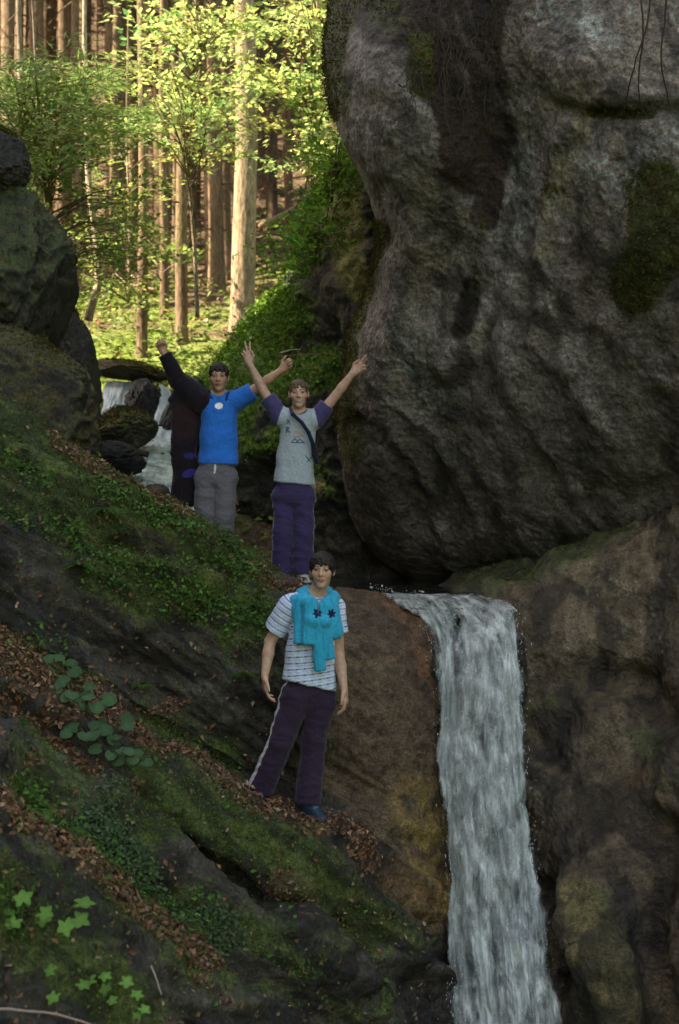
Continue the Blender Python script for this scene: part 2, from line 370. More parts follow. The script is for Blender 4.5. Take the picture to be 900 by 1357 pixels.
for pts, w, s in [([(-60,520),(60,590),(160,660),(240,700),(330,760)], 40, 1.0), ([(0,620),(90,690),(200,770)], 55, .85),
                  ([(200,800),(300,800),(330,830)], 40, .95), ([(120,770),(170,790)], 35, .8), ([(0,640)], 60, .6),
                  ([(-40,1190),(60,1260),(120,1330)], 70, .75), ([(30,1060),(120,1130),(190,1190),(260,1250)], 42, .95),
                  ([(190,1030),(300,1110),(400,1170),(470,1230)], 38, .85), ([(190,1180),(300,1230),(380,1290)], 32, .7),
                  ([(180,940),(240,990),(300,1010)], 36, .62), ([(0,880),(100,920)], 30, .6), ([(130,1090),(200,1120)], 25, .8),
                  ([(300,1290),(400,1330),(480,1340)], 40, .45), ([(480,1180),(520,1250)], 22, .45), ([(0,1000),(100,1060)], 22, .5)]:
    mossm = np.maximum(mossm, s * stroke(u, v, pts, w))
n4 = fbm(qs * 2.2, 4, 35)
moss = sm(mossm * .85 + .42 * n1 + .30 * n2 + .25 * n4 + .15 * up + .17, .34, .85) * (1 - .9 * rimw)
mg = np.array([.070, .098, .022])[None] * (1 + .5 * n2[:, None]) + np.array([.022, .012, 0])[None] * sm(n3, -.2, .5)[:, None]
c = c * (1 - moss[:, None]) + mg * moss[:, None]
brown = np.zeros(len(u))
for pts, w in [([(500,830),(530,950),(545,1100),(560,1180)], 55), ([(440,1000),(520,1080)], 60), ([(450,820),(450,960)], 45)]:
    brown = np.maximum(brown, stroke(u, v, pts, w))
bm_ = sm(brown + .15 * n1, .25, .6)
c = mixc(c, (.125, .080, .045), bm_ * .9); c = mixc(c, (.060, .044, .030), bm_ * sm(n1 + n2 * .5, .0, .5) * .8)
och = stroke(u, v, [(545,1060),(560,1130),(570,1190)], 34) * sm(n2 + .3, -.1, .4); c = mixc(c, (.26, .17, .045), och * .9)
rust = stroke(u, v, [(500,790),(530,810),(555,850),(560,890)], 14) * sm(n1 + .4, 0, .5); c = mixc(c, (.22, .085, .03), rust * .6)
rust2 = stroke(u, v, [(470,1140),(510,1170),(560,1190)], 12); c = mixc(c, (.19, .09, .03), rust2 * .5)
litter = np.zeros(len(u))
for pts, w, s in [([(-60,850),(20,890),(90,945),(50,960)], 34, 1.0), ([(60,900),(160,975),(210,1005),(330,1072),(420,1100)], 13, 1.15),
                  ([(200,1000),(330,1085),(420,1115)], 22, .7),
                  ([(0,930),(70,1000),(110,1030)], 28, .9), ([(170,1050),(235,1115),(290,1140)], 10, 1.0), ([(360,1165),(400,1185)], 17, .95),
                  ([(-20,1075),(60,1135),(130,1180),(210,1240),(270,1280)], 20, 1.0), ([(170,935),(240,930)], 16, .8),
                  ([(60,585),(150,640),(240,690)], 9, .9), ([(330,760),(380,780),(430,800)], 16, .75), ([(0,640),(60,680),(100,715)], 13, .4),
                  ([(220,1270),(300,1340)], 14, .5), ([(20,1020),(90,1080)], 16, .6), ([(390,1090),(460,1120),(480,1150)], 17, .9)]:
    litter = np.maximum(litter, s * stroke(u, v, pts, w))
lit = sm(litter * .8 + .38 * n2 + .22 * n1 + .12 * up, .32, .85)
c = mixc(c, (.085, .048, .026), lit * .8)
ck = fbm(qs * 1.9 + 3, 4, 36, ridge=True); c = c * (1 - .6 * sm(ck, .5, .66) * (1 - lit) * (1 - .85 * bm_))[:, None]; c = np.clip(c * (1 + .35 * fbm(bp_ * 28, 3, 37))[:, None], .004, 1)
bank_ob = mk('rock_bank', bp_, bank.faces(), M_BANK, col=c); tag(bank_ob, kind='structure')
BANK = dict(p=bp_, n=bn, u=u, v=v, moss=moss, lit=lit, brown=bm_)

# ---- right bank: the rock beside the fall, below the big overhang
rows = [
 [(500,880,13.2),(560,800,12.9),(620,770,12.6),(700,750,12.2),(780,720,12.0),(860,680,11.8),(960,640,11.4),(1150,600,11)],
 [(520,880,11.6),(575,800,11.5),(625,768,11.2),(690,752,11.0),(740,752,10.9),(830,705,10.8),(940,660,10.4),(1150,600,10)],
 [(560,900,10.8),(600,815,10.75),(640,782,10.6),(695,772,10.5),(760,748,10.3),(830,718,10.2),(940,672,9.8),(1150,610,9.2)],
 [(600,920,10.55),(640,850,10.55),(668,800,10.45),(715,798,10.25),(770,780,10.1),(830,745,9.95),(940,710,9.6),(1150,650,8.9)],
 [(640,980,10.3),(665,910,10.3),(686,860,10.2),(720,850,10.1),(770,840,9.95),(840,820,9.8),(940,800,9.45),(1150,750,8.6)],
 [(640,1080,10.1),(670,1000,10.1),(692,950,10.0),(725,940,9.95),(775,935,9.8),(850,915,9.65),(940,900,9.25),(1150,870,8.6)],
 [(650,1180,9.9),(678,1110,9.9),(700,1060,9.8),(735,1040,9.7),(780,1030,9.6),(850,1010,9.4),(940,1000,8.9),(1150,980,8.2)],
 [(660,1290,9.7),(688,1210,9.7),(712,1160,9.6),(745,1150,9.4),(790,1140,9.2),(850,1120,9.1),(940,1110,8.6),(1150,1100,7.8)],
 [(670,1400,9.6),(700,1320,9.5),(728,1270,9.4),(765,1260,9.1),(810,1250,8.85),(860,1240,8.8),(940,1230,8.3),(1150,1230,7.4)],
 [(680,1550,9.5),(712,1450,9.4),(745,1400,9.2),(785,1400,8.9),(830,1400,8.6),(880,1400,8.5),(940,1400,8.0),(1150,1400,7.0)],
 [(680,2400,9.4),(712,2400,9.3),(745,2400,9.1),(785,2400,8.8),(830,2400,8.5),(880,2400,8.3),(940,2400,7.8),(1150,2400,6.8)],
]
rb = Loft(rows, 560, 420); u, v = rb.u.copy(), rb.v.copy(); p = rb.pts()
lump = fbm(p * 1.7, 5, 41); fine = fbm(p * 7, 4, 42); rg = fbm(p * np.array([1.2, 1.2, .7]) + 3, 4, 43, ridge=True)
d = .11 * lump + .07 * rg + .03 * fine + .03 * fbm(p * 4, 4, 49, ridge=True)
warp = mkwarp(p)
cut([(800,890),(850,900),(880,950)], 30, -.20); cut([(700,960),(720,1000)], 16, -.1)
cut([(700,1000),(730,1060)], 20, .1); cut([(770,1190),(800,1260),(840,1350)], 24, .16); cut([(725,1180),(750,1300)], 16, -.14)
cut([(880,1100),(860,1250),(890,1357)], 22, -.18); cut([(715,768),(760,735),(820,708)], 9, .03)
rb.disp(d); p = rb.pts(); nn = rb.normals(); n1 = fbm(p * 2.4, 5, 45); n2 = fbm(p * 9, 4, 46); n3 = fbm(p * .9, 4, 47)
c = np.tile((.078, .056, .030), (len(u), 1)); c = mixc(c, (.125, .096, .054), sm(n1, -.1, .5) * .7); c = mixc(c, (.022, .018, .014), sm(-n3 + .5 * n2, .1, .5) * .8)
pale = np.maximum(stroke(u, v, [(760,770),(840,740),(900,720)], 45), stroke(u, v, [(760,840),(860,850)], 38) * .8)
c = mixc(c, (.165, .125, .075), sm(pale + .3 * n1, .3, .7) * .7)
gm = np.maximum.reduce([stroke(u, v, [(700,775),(760,742),(830,705)], 12) * 1.1, stroke(u, v, [(620,775),(690,762)], 22), stroke(u, v, [(700,940),(740,930)], 22) * .6,
     stroke(u, v, [(860,980),(890,1030)], 34) * .6, stroke(u, v, [(790,1190),(815,1270),(850,1350)], 26) * .75])
moss = sm(gm + .25 * n1 + .2 * n2, .35, .75); c = mixc(c, (.062, .072, .022), moss)
oc = stroke(u, v, [(780,1180),(800,1240),(835,1340)], 22); c = mixc(c, (.17, .13, .05), sm(oc + .3 * n2, .3, .8) * .7)
oc = stroke(u, v, [(860,1040),(870,1080)], 40) * .6 + stroke(u, v, [(720,1080),(740,1200)], 30) * .5; c = mixc(c, (.10, .06, .02), sm(oc + .3 * n2, .2, .7) * .6)
ck = fbm(p * np.array([2.2, 1, 1.1]), 4, 38, ridge=True); c = c * (1 - .6 * sm(ck, .5, .66))[:, None]; stn = fbm(np.stack([p[:, 0] * 4, p[:, 1], p[:, 2] * .8], 1), 4, 39); c = mixc(c, (.03, .024, .016), sm(stn, .1, .5) * .5); c = np.clip(c * (1 + .35 * fbm(p * 28, 3, 37))[:, None], .004, 1)
lich = sm(pn(p * 26, 48) + .4 * pn(p * 60, 49), .62, .8) * sm(pale + n1 * .5, .1, .6); c = mixc(c, (.25, .25, .21), lich * .7)
rb_ob = mk('rock_bank', p, rb.faces(), M_WET, col=c); tag(rb_ob, kind='structure')
RB = dict(p=p, n=nn, u=u, v=v, moss=moss)

# ---- water-worn chute behind the fall
rows = []
for vv, D0 in ((790, 12.6), (797, 11.4), (806, 10.85), (835, 10.55), (885, 10.3), (960, 10.1), (1100, 9.98), (1250, 9.85), (1450, 9.75), (2400, 9.7)):
    rows.append([(505, vv, D0 - .2), (560, vv, D0), (600, vv, D0 - .05), (640, vv, D0 + .05), (690, vv, D0 + .02), (760, vv, D0 - .1)])
cl = Loft(rows, 260, 160); p = cl.pts(); cl.disp(.05 * fbm(p * 3, 4, 92) + .02 * fbm(p * 9, 4, 93)); p = cl.pts(); n1 = fbm(p * 4, 4, 94)
c = np.tile((.085, .055, .030), (len(p), 1)); c = mixc(c, (.035, .026, .018), sm(n1, -.1, .4)); tag(mk('rock_bank', p, cl.faces(), M_WET, col=c), kind='structure')

# ---- the huge overhanging boulder, upper right: closed lump of rock
prof = [ # v, left-edge u, D of edge, D at 560,650,750,850, 960
 (-330, 500, 11.6, 10.6, 10.0, 9.7, 9.5, 9.3), (-150, 455, 11.4, 10.0, 9.5, 9.2, 9.0, 8.8), (0, 440, 11.3, 9.8, 9.4, 9.1, 8.9, 8.7), (90, 436, 11.2, 9.75, 9.5, 9.1, 8.9, 8.7),
 (170, 450, 11.1, 9.8, 9.75, 9.3, 8.9, 8.8), (240, 484, 11.1, 9.95, 9.9, 9.4, 9.0, 8.8), (310, 505, 11.2, 10.2, 9.95, 9.55, 9.1, 8.85), (380, 494, 11.4, 10.5, 10.05, 9.7, 9.3, 8.9),
 (450, 468, 11.6, 10.7, 10.2, 9.85, 9.4, 9.0), (530, 452, 11.9, 11.0, 10.4, 10.0, 9.6, 9.2), (610, 455, 12.2, 11.3, 10.7, 10.2, 9.9, 9.5), (680, 470, 12.5, 11.7, 11.0, 10.5, 10.2, 9.8),
 (735, 500, 12.8, 12.0, 11.4, 10.9, 10.6, 10.2), (775, 560, 13.0, 12.6, 12.1, 11.6, 11.3, 11.0), (800, 620, 13.6, 13.4, 13.2, 13, 12.6, 12.4)]
rows = []
for (vv, ul, De, a, b, c_, d_, e) in prof:
    m = ul + (560 - ul) * .45
    rows.append([(ul + 90, vv, De + 2.6), (ul + 18, vv, De + 1.2), (ul, vv, De), (m, vv, a + (De - a) * .22), (max(580, m + 40), vv, a), (680, vv, b), (770, vv, c_), (860, vv, d_), (980, vv, e), (1200, vv, e - .3)])
bl = Loft(rows, 720, 620); u, v = bl.u.copy(), bl.v.copy(); p = bl.pts()
lump = fbm(p * 1.1, 4, 51); fine = fbm(p * 5.5, 5, 52); rg = fbm(np.stack([p[:, 0] * 1.6 + p[:, 2] * .5, p[:, 1], p[:, 2] * .5], 1) * 1.2, 4, 53, ridge=True)
warp = mkwarp(p, 20)
d = .075 * lump + .016 * fine + .01 * rg + .010 * fbm(p * 3.3, 5, 64, ridge=True) + .012 * fbm(p * 22, 3, 65)
ST = [([(660,0),(655,120),(668,230),(662,330)], 26, -.16), ([(560,0),(560,130),(600,200)], 30, .06),
      ([(700,150),(690,300),(668,440),(700,560),(760,640)], 18, .08), ([(668,160),(672,260),(660,330),(628,420),(600,480)], 15, .07),
      ([(730,330),(735,400),(765,480),(800,560),(850,620)], 15, .08), ([(760,170),(735,260),(728,340),(760,390)], 14, .09), ([(790,230),(800,330),(790,420)], 26, .05),
      ([(800,420),(850,470),(900,510)], 16, .06), ([(640,380),(640,480),(700,580),(740,660)], 16, -.09), ([(560,330),(545,420),(590,520),(680,610)], 20, .05),
      ([(490,500),(560,560),(610,620),(640,700)], 10, .07), ([(500,540),(540,600),(590,680),(600,750)], 10, .06), ([(475,560),(530,620),(560,700)], 12, -.12),
      ([(620,260),(600,330),(560,400)], 24, -.1), ([(510,250),(560,290),(620,340)], 10, -.07), ([(840,250),(860,330),(870,400)], 30, .10),
      ([(820,215),(825,300),(815,400)], 9, -.07), ([(720,620),(800,650),(880,650)], 20, -.1), ([(600,600),(700,680),(720,740)], 18, .08),
      ([(445,60),(470,100),(545,130)], 14, .03), ([(500,80),(530,140),(560,200)], 26, .05), ([(700,60),(800,100),(900,130)], 22, .05), ([(740,140),(820,150),(900,155)], 9, -.09)]
for pts, w, a in ST: cut(pts, w * 1.25, a * .62)
bl.disp(d); p = bl.pts(); nn = bl.normals(); n1 = fbm(p * 2.0, 5, 55); n2 = fbm(p * 9, 4, 56); n3 = fbm(p * .8, 4, 57)
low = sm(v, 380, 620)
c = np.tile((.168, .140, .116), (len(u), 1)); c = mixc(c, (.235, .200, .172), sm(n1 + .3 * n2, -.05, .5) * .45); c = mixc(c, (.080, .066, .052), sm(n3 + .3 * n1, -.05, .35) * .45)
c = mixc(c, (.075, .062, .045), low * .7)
for pts, w, a in ST:
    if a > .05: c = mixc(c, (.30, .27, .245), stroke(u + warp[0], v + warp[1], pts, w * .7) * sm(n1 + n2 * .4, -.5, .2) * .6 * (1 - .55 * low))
br = np.maximum.reduce([stroke(u, v, [(600,-60),(600,60),(625,150),(630,210)], 62), stroke(u, v, [(650,250),(640,290)], 24), stroke(u, v, [(620,380),(615,430)], 22) * .8,
     stroke(u, v, [(480,-20),(530,20)], 60)])
brm = sm(br + .3 * n1 + .1 * n2, .42, .62); c = mixc(c, (.030, .019, .012), brm)
ms = np.maximum.reduce([stroke(u, v, [(455,0),(445,60),(445,140)], 26), stroke(u, v, [(505,300),(488,390),(462,450)], 16) * .9, stroke(u, v, [(560,60),(560,115)], 24) * .9, stroke(u, v, [(870,250),(880,330),(850,380)], 44) * 1.2,
     stroke(u, v, [(640,290),(620,400)], 16) * .6, stroke(u, v, [(470,-40),(520,30)], 40) * .7, stroke(u, v, [(780,150),(860,150)], 10), stroke(u, v, [(740,250)], 14),
     stroke(u, v, [(470,420),(455,520),(470,600)], 22) * .8])
moss = sm(ms + .25 * n1 + .2 * n2, .45, .7); c = mixc(c, (.055, .062, .014), moss); c = mixc(c, (.075, .045, .012), moss * sm(n2, .1, .5) * .6)
li = np.maximum.reduce([stroke(u, v, [(720,0),(800,40)], 45), stroke(u, v, [(790,190),(800,250),(850,200),(900,180)], 32), stroke(u, v, [(700,200),(690,300)], 26),
     stroke(u, v, [(530,440),(560,500),(580,530)], 36)])
lich = sm(pn(p * 20, 58) + .5 * pn(p * 45, 59) + .9 * li, .75, 1.15) * sm(li, .15, .5); c = mixc(c, (.26, .29, .26), lich * .75)
yl = stroke(u, v, [(775,170),(745,240),(735,330)], 20); c = mixc(c, (.20, .17, .085), sm(yl + .25 * n1, .3, .8) * .6)
pk = stroke(u, v, [(750,300),(770,370),(790,430)], 30); c = mixc(c, (.15, .115, .10), sm(pk, .3, .9) * .5)
sp = sm(pn(p * 34, 60), .62, .8) * sm(low + n1, .1, .9); c = mixc(c, (.19, .15, .08), sp * .5)
lz = .35 + .45 * low; wx = .25 * fbm(p * .9, 3, 75); ac = (p[:, 0] + wx) * (1 - .35 * low) + p[:, 2] * lz; stq = np.stack([ac * 3.2, p[:, 1] * .6, (p[:, 2] - p[:, 0] * lz) * .45], 1); st1 = fbm(stq, 4, 71); st2 = fbm(stq * 2.1 + 4, 4, 72)
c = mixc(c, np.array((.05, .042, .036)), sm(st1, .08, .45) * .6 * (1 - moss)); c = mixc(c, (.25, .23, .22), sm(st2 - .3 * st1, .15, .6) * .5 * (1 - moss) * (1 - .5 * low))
ck = fbm(np.stack([p[:, 0] * 1.2 + p[:, 2] * .9, p[:, 1], p[:, 2] * .8 - p[:, 0] * .3], 1) * 1.6, 4, 73, ridge=True); c = c * (1 - .5 * sm(ck, .55, .68))[:, None]
c = c * (1 + .35 * fbm(p * 30, 3, 74))[:, None]; c = np.clip(c, .004, 1)
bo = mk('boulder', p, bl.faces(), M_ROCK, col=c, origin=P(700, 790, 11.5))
tag(bo, 'huge grey overhanging boulder streaked with lichen, above the waterfall', 'boulder')
BL = dict(p=p, n=nn, u=u, v=v, moss=moss, brown=brm)

# ---- boulders as closed lumps
def lump_rock(name, cen, rad, label, seed, mossy=.5, base=(.045, .042, .04), nth=180, rot=0, amp=.22, top=(.07, .08, .02), cat='boulder', flat=1, mat=None, kind=None, group=None):
    a = np.linspace(0, 2 * pi, nth * 2, endpoint=False); b = np.linspace(.02, pi - .02, nth)
    A, B = np.meshgrid(a, b); s = np.stack([np.cos(A) * np.sin(B), np.sin(A) * np.sin(B), np.cos(B)], -1).reshape(-1, 3)
    r0 = 1 + amp * fbm(s * 1.3 + seed, 3, seed) + amp * .5 * fbm(s * 3.2 + seed, 4, seed + 1, ridge=True) + amp * .2 * fbm(s * 9, 5, seed + 2) + amp * .15 * fbm(s * 5, 4, seed + 3, ridge=True)
    # facet: clamp against a few planes
    rr = np.random.default_rng(seed)
    for k in range(5):
        nk = norm(rr.normal(size=3)); dk = rr.uniform(.88, 1.02); dd = s @ nk
        r0 = np.where(dd > .05, np.minimum(r0, dk / np.maximum(dd, .05) + .04 * fbm(s * 4 + k, 3, seed + k)), r0)
    q = s * r0[:, None] * np.asarray(rad); cr, sr = cos(rot), sin(rot)
    q = np.stack([q[:, 0] * cr - q[:, 2] * sr, q[:, 1], q[:, 0] * sr + q[:, 2] * cr], 1) + cen
    n = nth * 2; i = np.arange(nth - 1)[:, None] * n; j = np.arange(n)[None, :]; k = (j + 1) % n
    f = np.stack([i + j, i + n + j, i + n + k, i + k], -1).reshape(-1, 4)
    pole = np.vstack([q[:n].mean(0), q[-n:].mean(0)]); q2 = np.vstack([q, pole]); jj = np.arange(n)
    f3 = np.vstack([np.stack([jj, (jj + 1) % n, np.full(n, len(q))], -1), np.stack([(nth - 1) * n + (jj + 1) % n, (nth - 1) * n + jj, np.full(n, len(q) + 1)], -1)])
    g = q.reshape(nth, n, 3); nr = norm(np.cross(np.gradient(g, axis=0), np.gradient(g, axis=1))).reshape(-1, 3)
    nr *= np.sign(((q - cen) * nr).sum(1, keepdims=True) + 1e-9); nr2 = np.vstack([nr, [0, 0, 1], [0, 0, -1]])
    n1 = fbm(q2 * 2.5, 5, seed + 5); n2 = fbm(q2 * 9, 4, seed + 6)
    c = np.tile(base, (len(q2), 1)) * (1 + .9 * n1[:, None]); c = mixc(c, np.array(base) * 1.9, sm(n2 + n1, .2, .7) * .7)
    m = sm(nr2[:, 2] * .7 + .5 * n1 + .3 * n2 + (mossy - .5) * 2, .3, .7); c = mixc(c, top, m * .95)
    c = mixc(c, (.11, .06, .025), m * sm(n2, .15, .4) * .45)
    o = mk(name, q2, [f, f3], mat or M_ROCK, col=np.clip(c, .004, 1), origin=np.array(cen) - [0, 0, rad[2]])
    tag(o, label, cat, group, kind)
    return dict(o=o, p=q2, n=nr2, moss=m)
LR = []
LR.append(lump_rock('boulder', P(-5, 215, 11.4), (.25, .30, .27), 'small dark rounded boulder on top of the big dark left boulder', 3, .5, (.035, .032, .024)))
LR.append(lump_rock('boulder', P(-6, 378, 11.6), (.58, .7, .76), 'big dark mossy boulder at the left edge under the small round one', 11, .74, (.030, .027, .018), rot=-.15, top=(.045, .055, .015)))
LR.append(lump_rock('boulder', P(15, 545, 10.9), (.62, .55, .58), 'brown moss-covered boulder resting low on the left behind the ridge', 19, .68, (.035, .03, .02), rot=-.45, top=(.065, .058, .015)))
LR.append(lump_rock('boulder', P(88, 500, 13.2), (.30, .4, .62), 'dark leaning boulder between left boulders and the little upper fall', 27, .4, (.03, .026, .02), rot=.15))
LR.append(lump_rock('boulder', P(166, 569, 14.6), (.30, .3, .20), 'rounded moss-topped boulder in front of the small upper fall', 35, .62, (.03, .028, .02), top=(.085, .08, .015)))
LR.append(lump_rock('boulder', P(192, 548, 16.4), (.22, .3, .36), 'dark wet rock splitting the small upper fall in two', 43, .1, (.014, .012, .013), mat=M_WET))
LR.append(lump_rock('boulder', P(170, 492, 16.9), (.46, .4, .10), 'flat mossy brown rock lying across the top of upper fall', 51, .55, (.05, .035, .02), rot=-.12, top=(.10, .075, .02)))
LR.append(lump_rock('boulder', P(240, 545, 15.8), (.15, .3, .40), 'dark steep rock on the right of the small upper fall', 59, .2, (.025, .022, .018), rot=-.5))
LR.append(lump_rock('boulder', P(148, 607, 13.4), (.32, .3, .15), 'low black rock below the round mossy boulder by the stream', 67, .2, (.02, .017, .014), rot=-.1))
LR.append(lump_rock('boulder', P(205, 655, 13.0), (.13, .2, .09), 'small brown stone breaking the white water of upper stream', 73, .0, (.07, .05, .04), nth=90, mat=M_WET))
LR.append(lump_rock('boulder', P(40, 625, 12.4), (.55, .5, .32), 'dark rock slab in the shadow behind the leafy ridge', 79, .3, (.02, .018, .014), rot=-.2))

# ---- bank behind the boys: dark undercut rock with bright moss on top
rows = [
 [(255,520,17.5),(300,480,17.5),(335,430,17.4),(380,395,17),(420,360,16.5),(470,300,16),(560,250,15.5),(700,200,15)],
 [(262,540,16),(300,500,15.6),(340,440,15.2),(380,400,14.6),(405,330,14.2),(440,250,13.6),(500,200,13.2),(700,150,13)],
 [(270,580,15),(305,530,14.6),(345,462,14.2),(385,420,13.8),(412,350,13.5),(448,270,13.0),(505,230,12.7),(700,200,12.6)],
 [(275,640,14.4),(310,580,14.0),(350,505,13.7),(392,450,13.4),(420,400,13.1),(455,330,12.7),(505,300,12.5),(700,300,12.5)],
 [(280,700,14.2),(315,650,13.9),(355,580,13.6),(395,520,13.3),(425,470,12.9),(460,420,12.6),(510,400,12.5),(700,400,12.5)],
 [(285,760,14.2),(320,730,14.0),(360,690,13.8),(400,640,13.5),(430,590,13.1),(465,540,12.8),(515,520,12.7),(700,520,12.7)],
 [(285,860,13.8),(320,840,13.7),(360,820,13.6),(400,800,13.4),(440,780,13.2),(475,760,13.1),(520,740,13.0),(700,740,13.0)],
 [(285,1000,13.0),(320,1000,13.0),(360,1000,13.0),(400,1000,13.0),(440,1000,12.9),(475,1000,12.8),(520,1000,12.7),(700,1000,12.7)],
]
mb = Loft(rows, 420, 380); u, v = mb.u.copy(), mb.v.copy(); p = mb.pts()
d = .16 * fbm(p * 1.6, 5, 61) + .10 * fbm(p * 2.1, 4, 62, ridge=True) + .03 * fbm(p * 8, 4, 63); lump = fbm(p, 2, 1); warp = mkwarp(p)
cut([(385,470),(430,440),(450,500)], 30, -.25); cut([(400,300),(440,300)], 22, .1); mb.disp(d)
p = mb.pts(); nn = mb.normals(); n1 = fbm(p * 2.4, 5, 65); n2 = fbm(p * 9, 4, 66)
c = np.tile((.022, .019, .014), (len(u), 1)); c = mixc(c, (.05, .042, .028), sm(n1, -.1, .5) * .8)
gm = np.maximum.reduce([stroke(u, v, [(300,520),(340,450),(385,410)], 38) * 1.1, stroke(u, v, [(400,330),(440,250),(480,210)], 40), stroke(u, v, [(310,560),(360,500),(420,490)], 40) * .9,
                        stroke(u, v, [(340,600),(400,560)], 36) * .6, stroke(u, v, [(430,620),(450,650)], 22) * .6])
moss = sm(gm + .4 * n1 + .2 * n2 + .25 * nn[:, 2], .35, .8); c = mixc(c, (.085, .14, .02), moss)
cr = stroke(u, v, [(470,270),(465,340),(478,380)], 24); c = mixc(c, (.19, .17, .055), sm(cr + .35 * n2, .35, .8))
cr = stroke(u, v, [(424,640)], 13); c = mixc(c, (.40, .30, .14), sm(cr + .2 * n2, .35, .7))
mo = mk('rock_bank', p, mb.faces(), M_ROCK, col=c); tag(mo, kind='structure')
MBK = dict(p=p, n=nn, u=u, v=v, moss=moss)
# ================================================================ WATER
def sheet(name, left, right, nr, nc, mat, edge=.16, bulge=.1, amp=.03, seed=0, solid=.35, off=0.0, dens=None, fade=0):
    """falling water between two edge lines given as (u, v, D)"""
    Lc = np.array([P(*q) for q in left]); Rc = np.array([P(*q) for q in right])
    t = np.linspace(0, len(left) - 1, nr); Lp = catmull(Lc, t); Rp = catmull(Rc, t); s = np.linspace(0, 1, nc)
    G = Lp[:, None] * (1 - s)[None, :, None] + Rp[:, None] * s[None, :, None]
    G[..., 1] -= bulge * np.sin(pi * s)[None, :]
    p = G.reshape(-1, 3); W = np.linalg.norm(Rp - Lp, axis=1); al = np.concatenate([[0], np.cumsum(np.linalg.norm(np.diff((Lp + Rp) / 2, axis=0), axis=1))])
    U = ((s - .5)[None, :] * W[:, None]).ravel(); V = np.repeat(al, nc)
    q = np.stack([U * 9, V * .9, np.full(len(U), seed * 3.1)], 1)
    d = amp * fbm(q, 4, 70 + seed) + amp * .6 * fbm(q * np.array([2.5, 3, 1]), 3, 75 + seed)
    S = np.tile(s, nr); en = (2 * np.abs(S - .5)) ** 3 * np.sign(S - .5)
    p = p.copy(); p[:, 1] -= d * 1.6 + off; p[:, 2] += d * .3; p[:, 0] += en * (.055 * fbm(np.stack([V * 2.2, V * 0 + seed * 5.1, np.sign(S - .5) * 3], 1), 4, 88 + seed) + .02 * fbm(np.stack([V * 11, U * 4, V * 0 + seed], 1), 3, 90))
    e = np.minimum(S, 1 - S); edg = sm(e + .09 * fbm(np.stack([S * 6, V * 1.4, V * 0 + seed], 1), 4, 80 + seed), 0, edge)
    R = solid * edg - .5 * (1 - edg)
    if fade: R = R - .8 * np.repeat(sm(np.linspace(0, 1, nr), 1 - fade, 1), nc)
    if dens is not None:
        uu = p[:, 0] / p[:, 1] * FPX + 450; vv = 678.5 - p[:, 2] / p[:, 1] * FPX; R = R + dens(uu, vv)
    c = np.stack([np.clip(R + .5, 0, 1.5), R * 0, R * 0], 1)
    i = np.arange(nr - 1)[:, None] * nc; j = np.arange(nc - 1)[None, :]
    f = np.stack([i + j, i + nc + j, i + nc + j + 1, i + j + 1], -1).reshape(-1, 4)
    return p, f, c, np.stack([U, V], 1)
MW = water_mat('falling_water', 11, 4.2, .36, .62, foam=(.86, .92, .87), body=(.12, .145, .13), seed=1)
MW2 = water_mat('falling_water_inner', 8, 3.0, .26, .52, foam=(.64, .70, .65), body=(.14, .17, .15), seed=2)
MW3 = water_mat('water_spray', 22, 8, .58, .86, foam=(.8, .82, .8), seed=3, maxa=.6)
MWL = water_mat('broken_water', 9, 12, .34, .62, foam=(.80, .82, .78), body=(.14, .13, .10), seed=8)
def join_sheets(name, parts, label=None):
    V = []; F = []; C = []; UV = []; MI = []; n = 0; mats = []
    for (p, f, c, uv), m in parts:
        V.append(p); F.append(f + n); C.append(c); UV.append(uv); n += len(p)
        if m not in mats: mats.append(m)
        MI.append(np.full(len(f), mats.index(m)))
    o = mk(name, np.vstack(V), np.vstack(F), None, col=np.vstack(C), uv=np.vstack(UV), mats=mats, midx=np.concatenate(MI))
    return tag(o, kind='structure')
def dens_main(u, v):
    r = -.40 * stroke(u, v, [(596, 822, 26), (607, 892, 7)], 20) + .16 * fbm(np.stack([u * .03, v * .012, u * 0], 1), 3, 97)                # brown rock showing through at the lip
    r = r - .35 * stroke(u, v, [(640, 980), (645, 1010)], 9) - .3 * stroke(u, v, [(690, 1190), (700, 1240)], 16) - .25 * stroke(u, v, [(685, 1010), (690, 1080)], 12)
    return r + .22 * sm(v, 1050, 1357)
Lm = [(470,785,10.75),(508,789,10.42),(540,809,10.12),(566,848,9.9),(579,900,9.72),(582,960,9.65),(584,1040,9.5),(590,1130,9.4),(592,1220,9.3),(596,1320,9.2),(598,1450,9.1),(590,1700,9.0)]
Rm = [(690,785,10.9),(690,790,10.7),(692,800,10.4),(694,820,10.15),(694,870,9.9),(696,930,9.7),(700,1010,9.5),(708,1100,9.4),(716,1190,9.3),(730,1290,9.15),(752,1430,9.0),(790,1700,8.9)]
sh = lambda L, du, dD: [(a + du, b, c + dD) for a, b, c in L]
Rb = [(a, b, c) for a, b, c in Rm]
parts = [(sheet('w', sh(Lm, -5, 0), sh(Rm, 6, 0), 420, 130, MW2, .14, .02, .05, 1, .34, -.06, dens_main), MW2),
         (sheet('w', sh(Lm, -6, 0), sh(Rm, 7, 0), 420, 130, MW, .26, .10, .07, 2, .13, .02, dens_main), MW),
         (sheet('w', sh(Lm, -12, 0), sh(Rm, 16, 0), 420, 130, MW, .3, .16, .10, 3, -.02, .08, dens_main), MW),
         (sheet('w', sh(Lm, -26, 0)[3:], sh(Rm, 26, 0)[3:], 300, 140, MW3, .35, .2, .10, 4, .16, .12), MW3)]
lipL = [(462,782,11.5),(466,784,11.1),(476,788,10.7),(516,799,10.3),(552,830,10.02)]; lipR = [(692,783,11.5),(692,784,11.1),(692,788,10.75),(693,800,10.4),(694,826,10.15)]
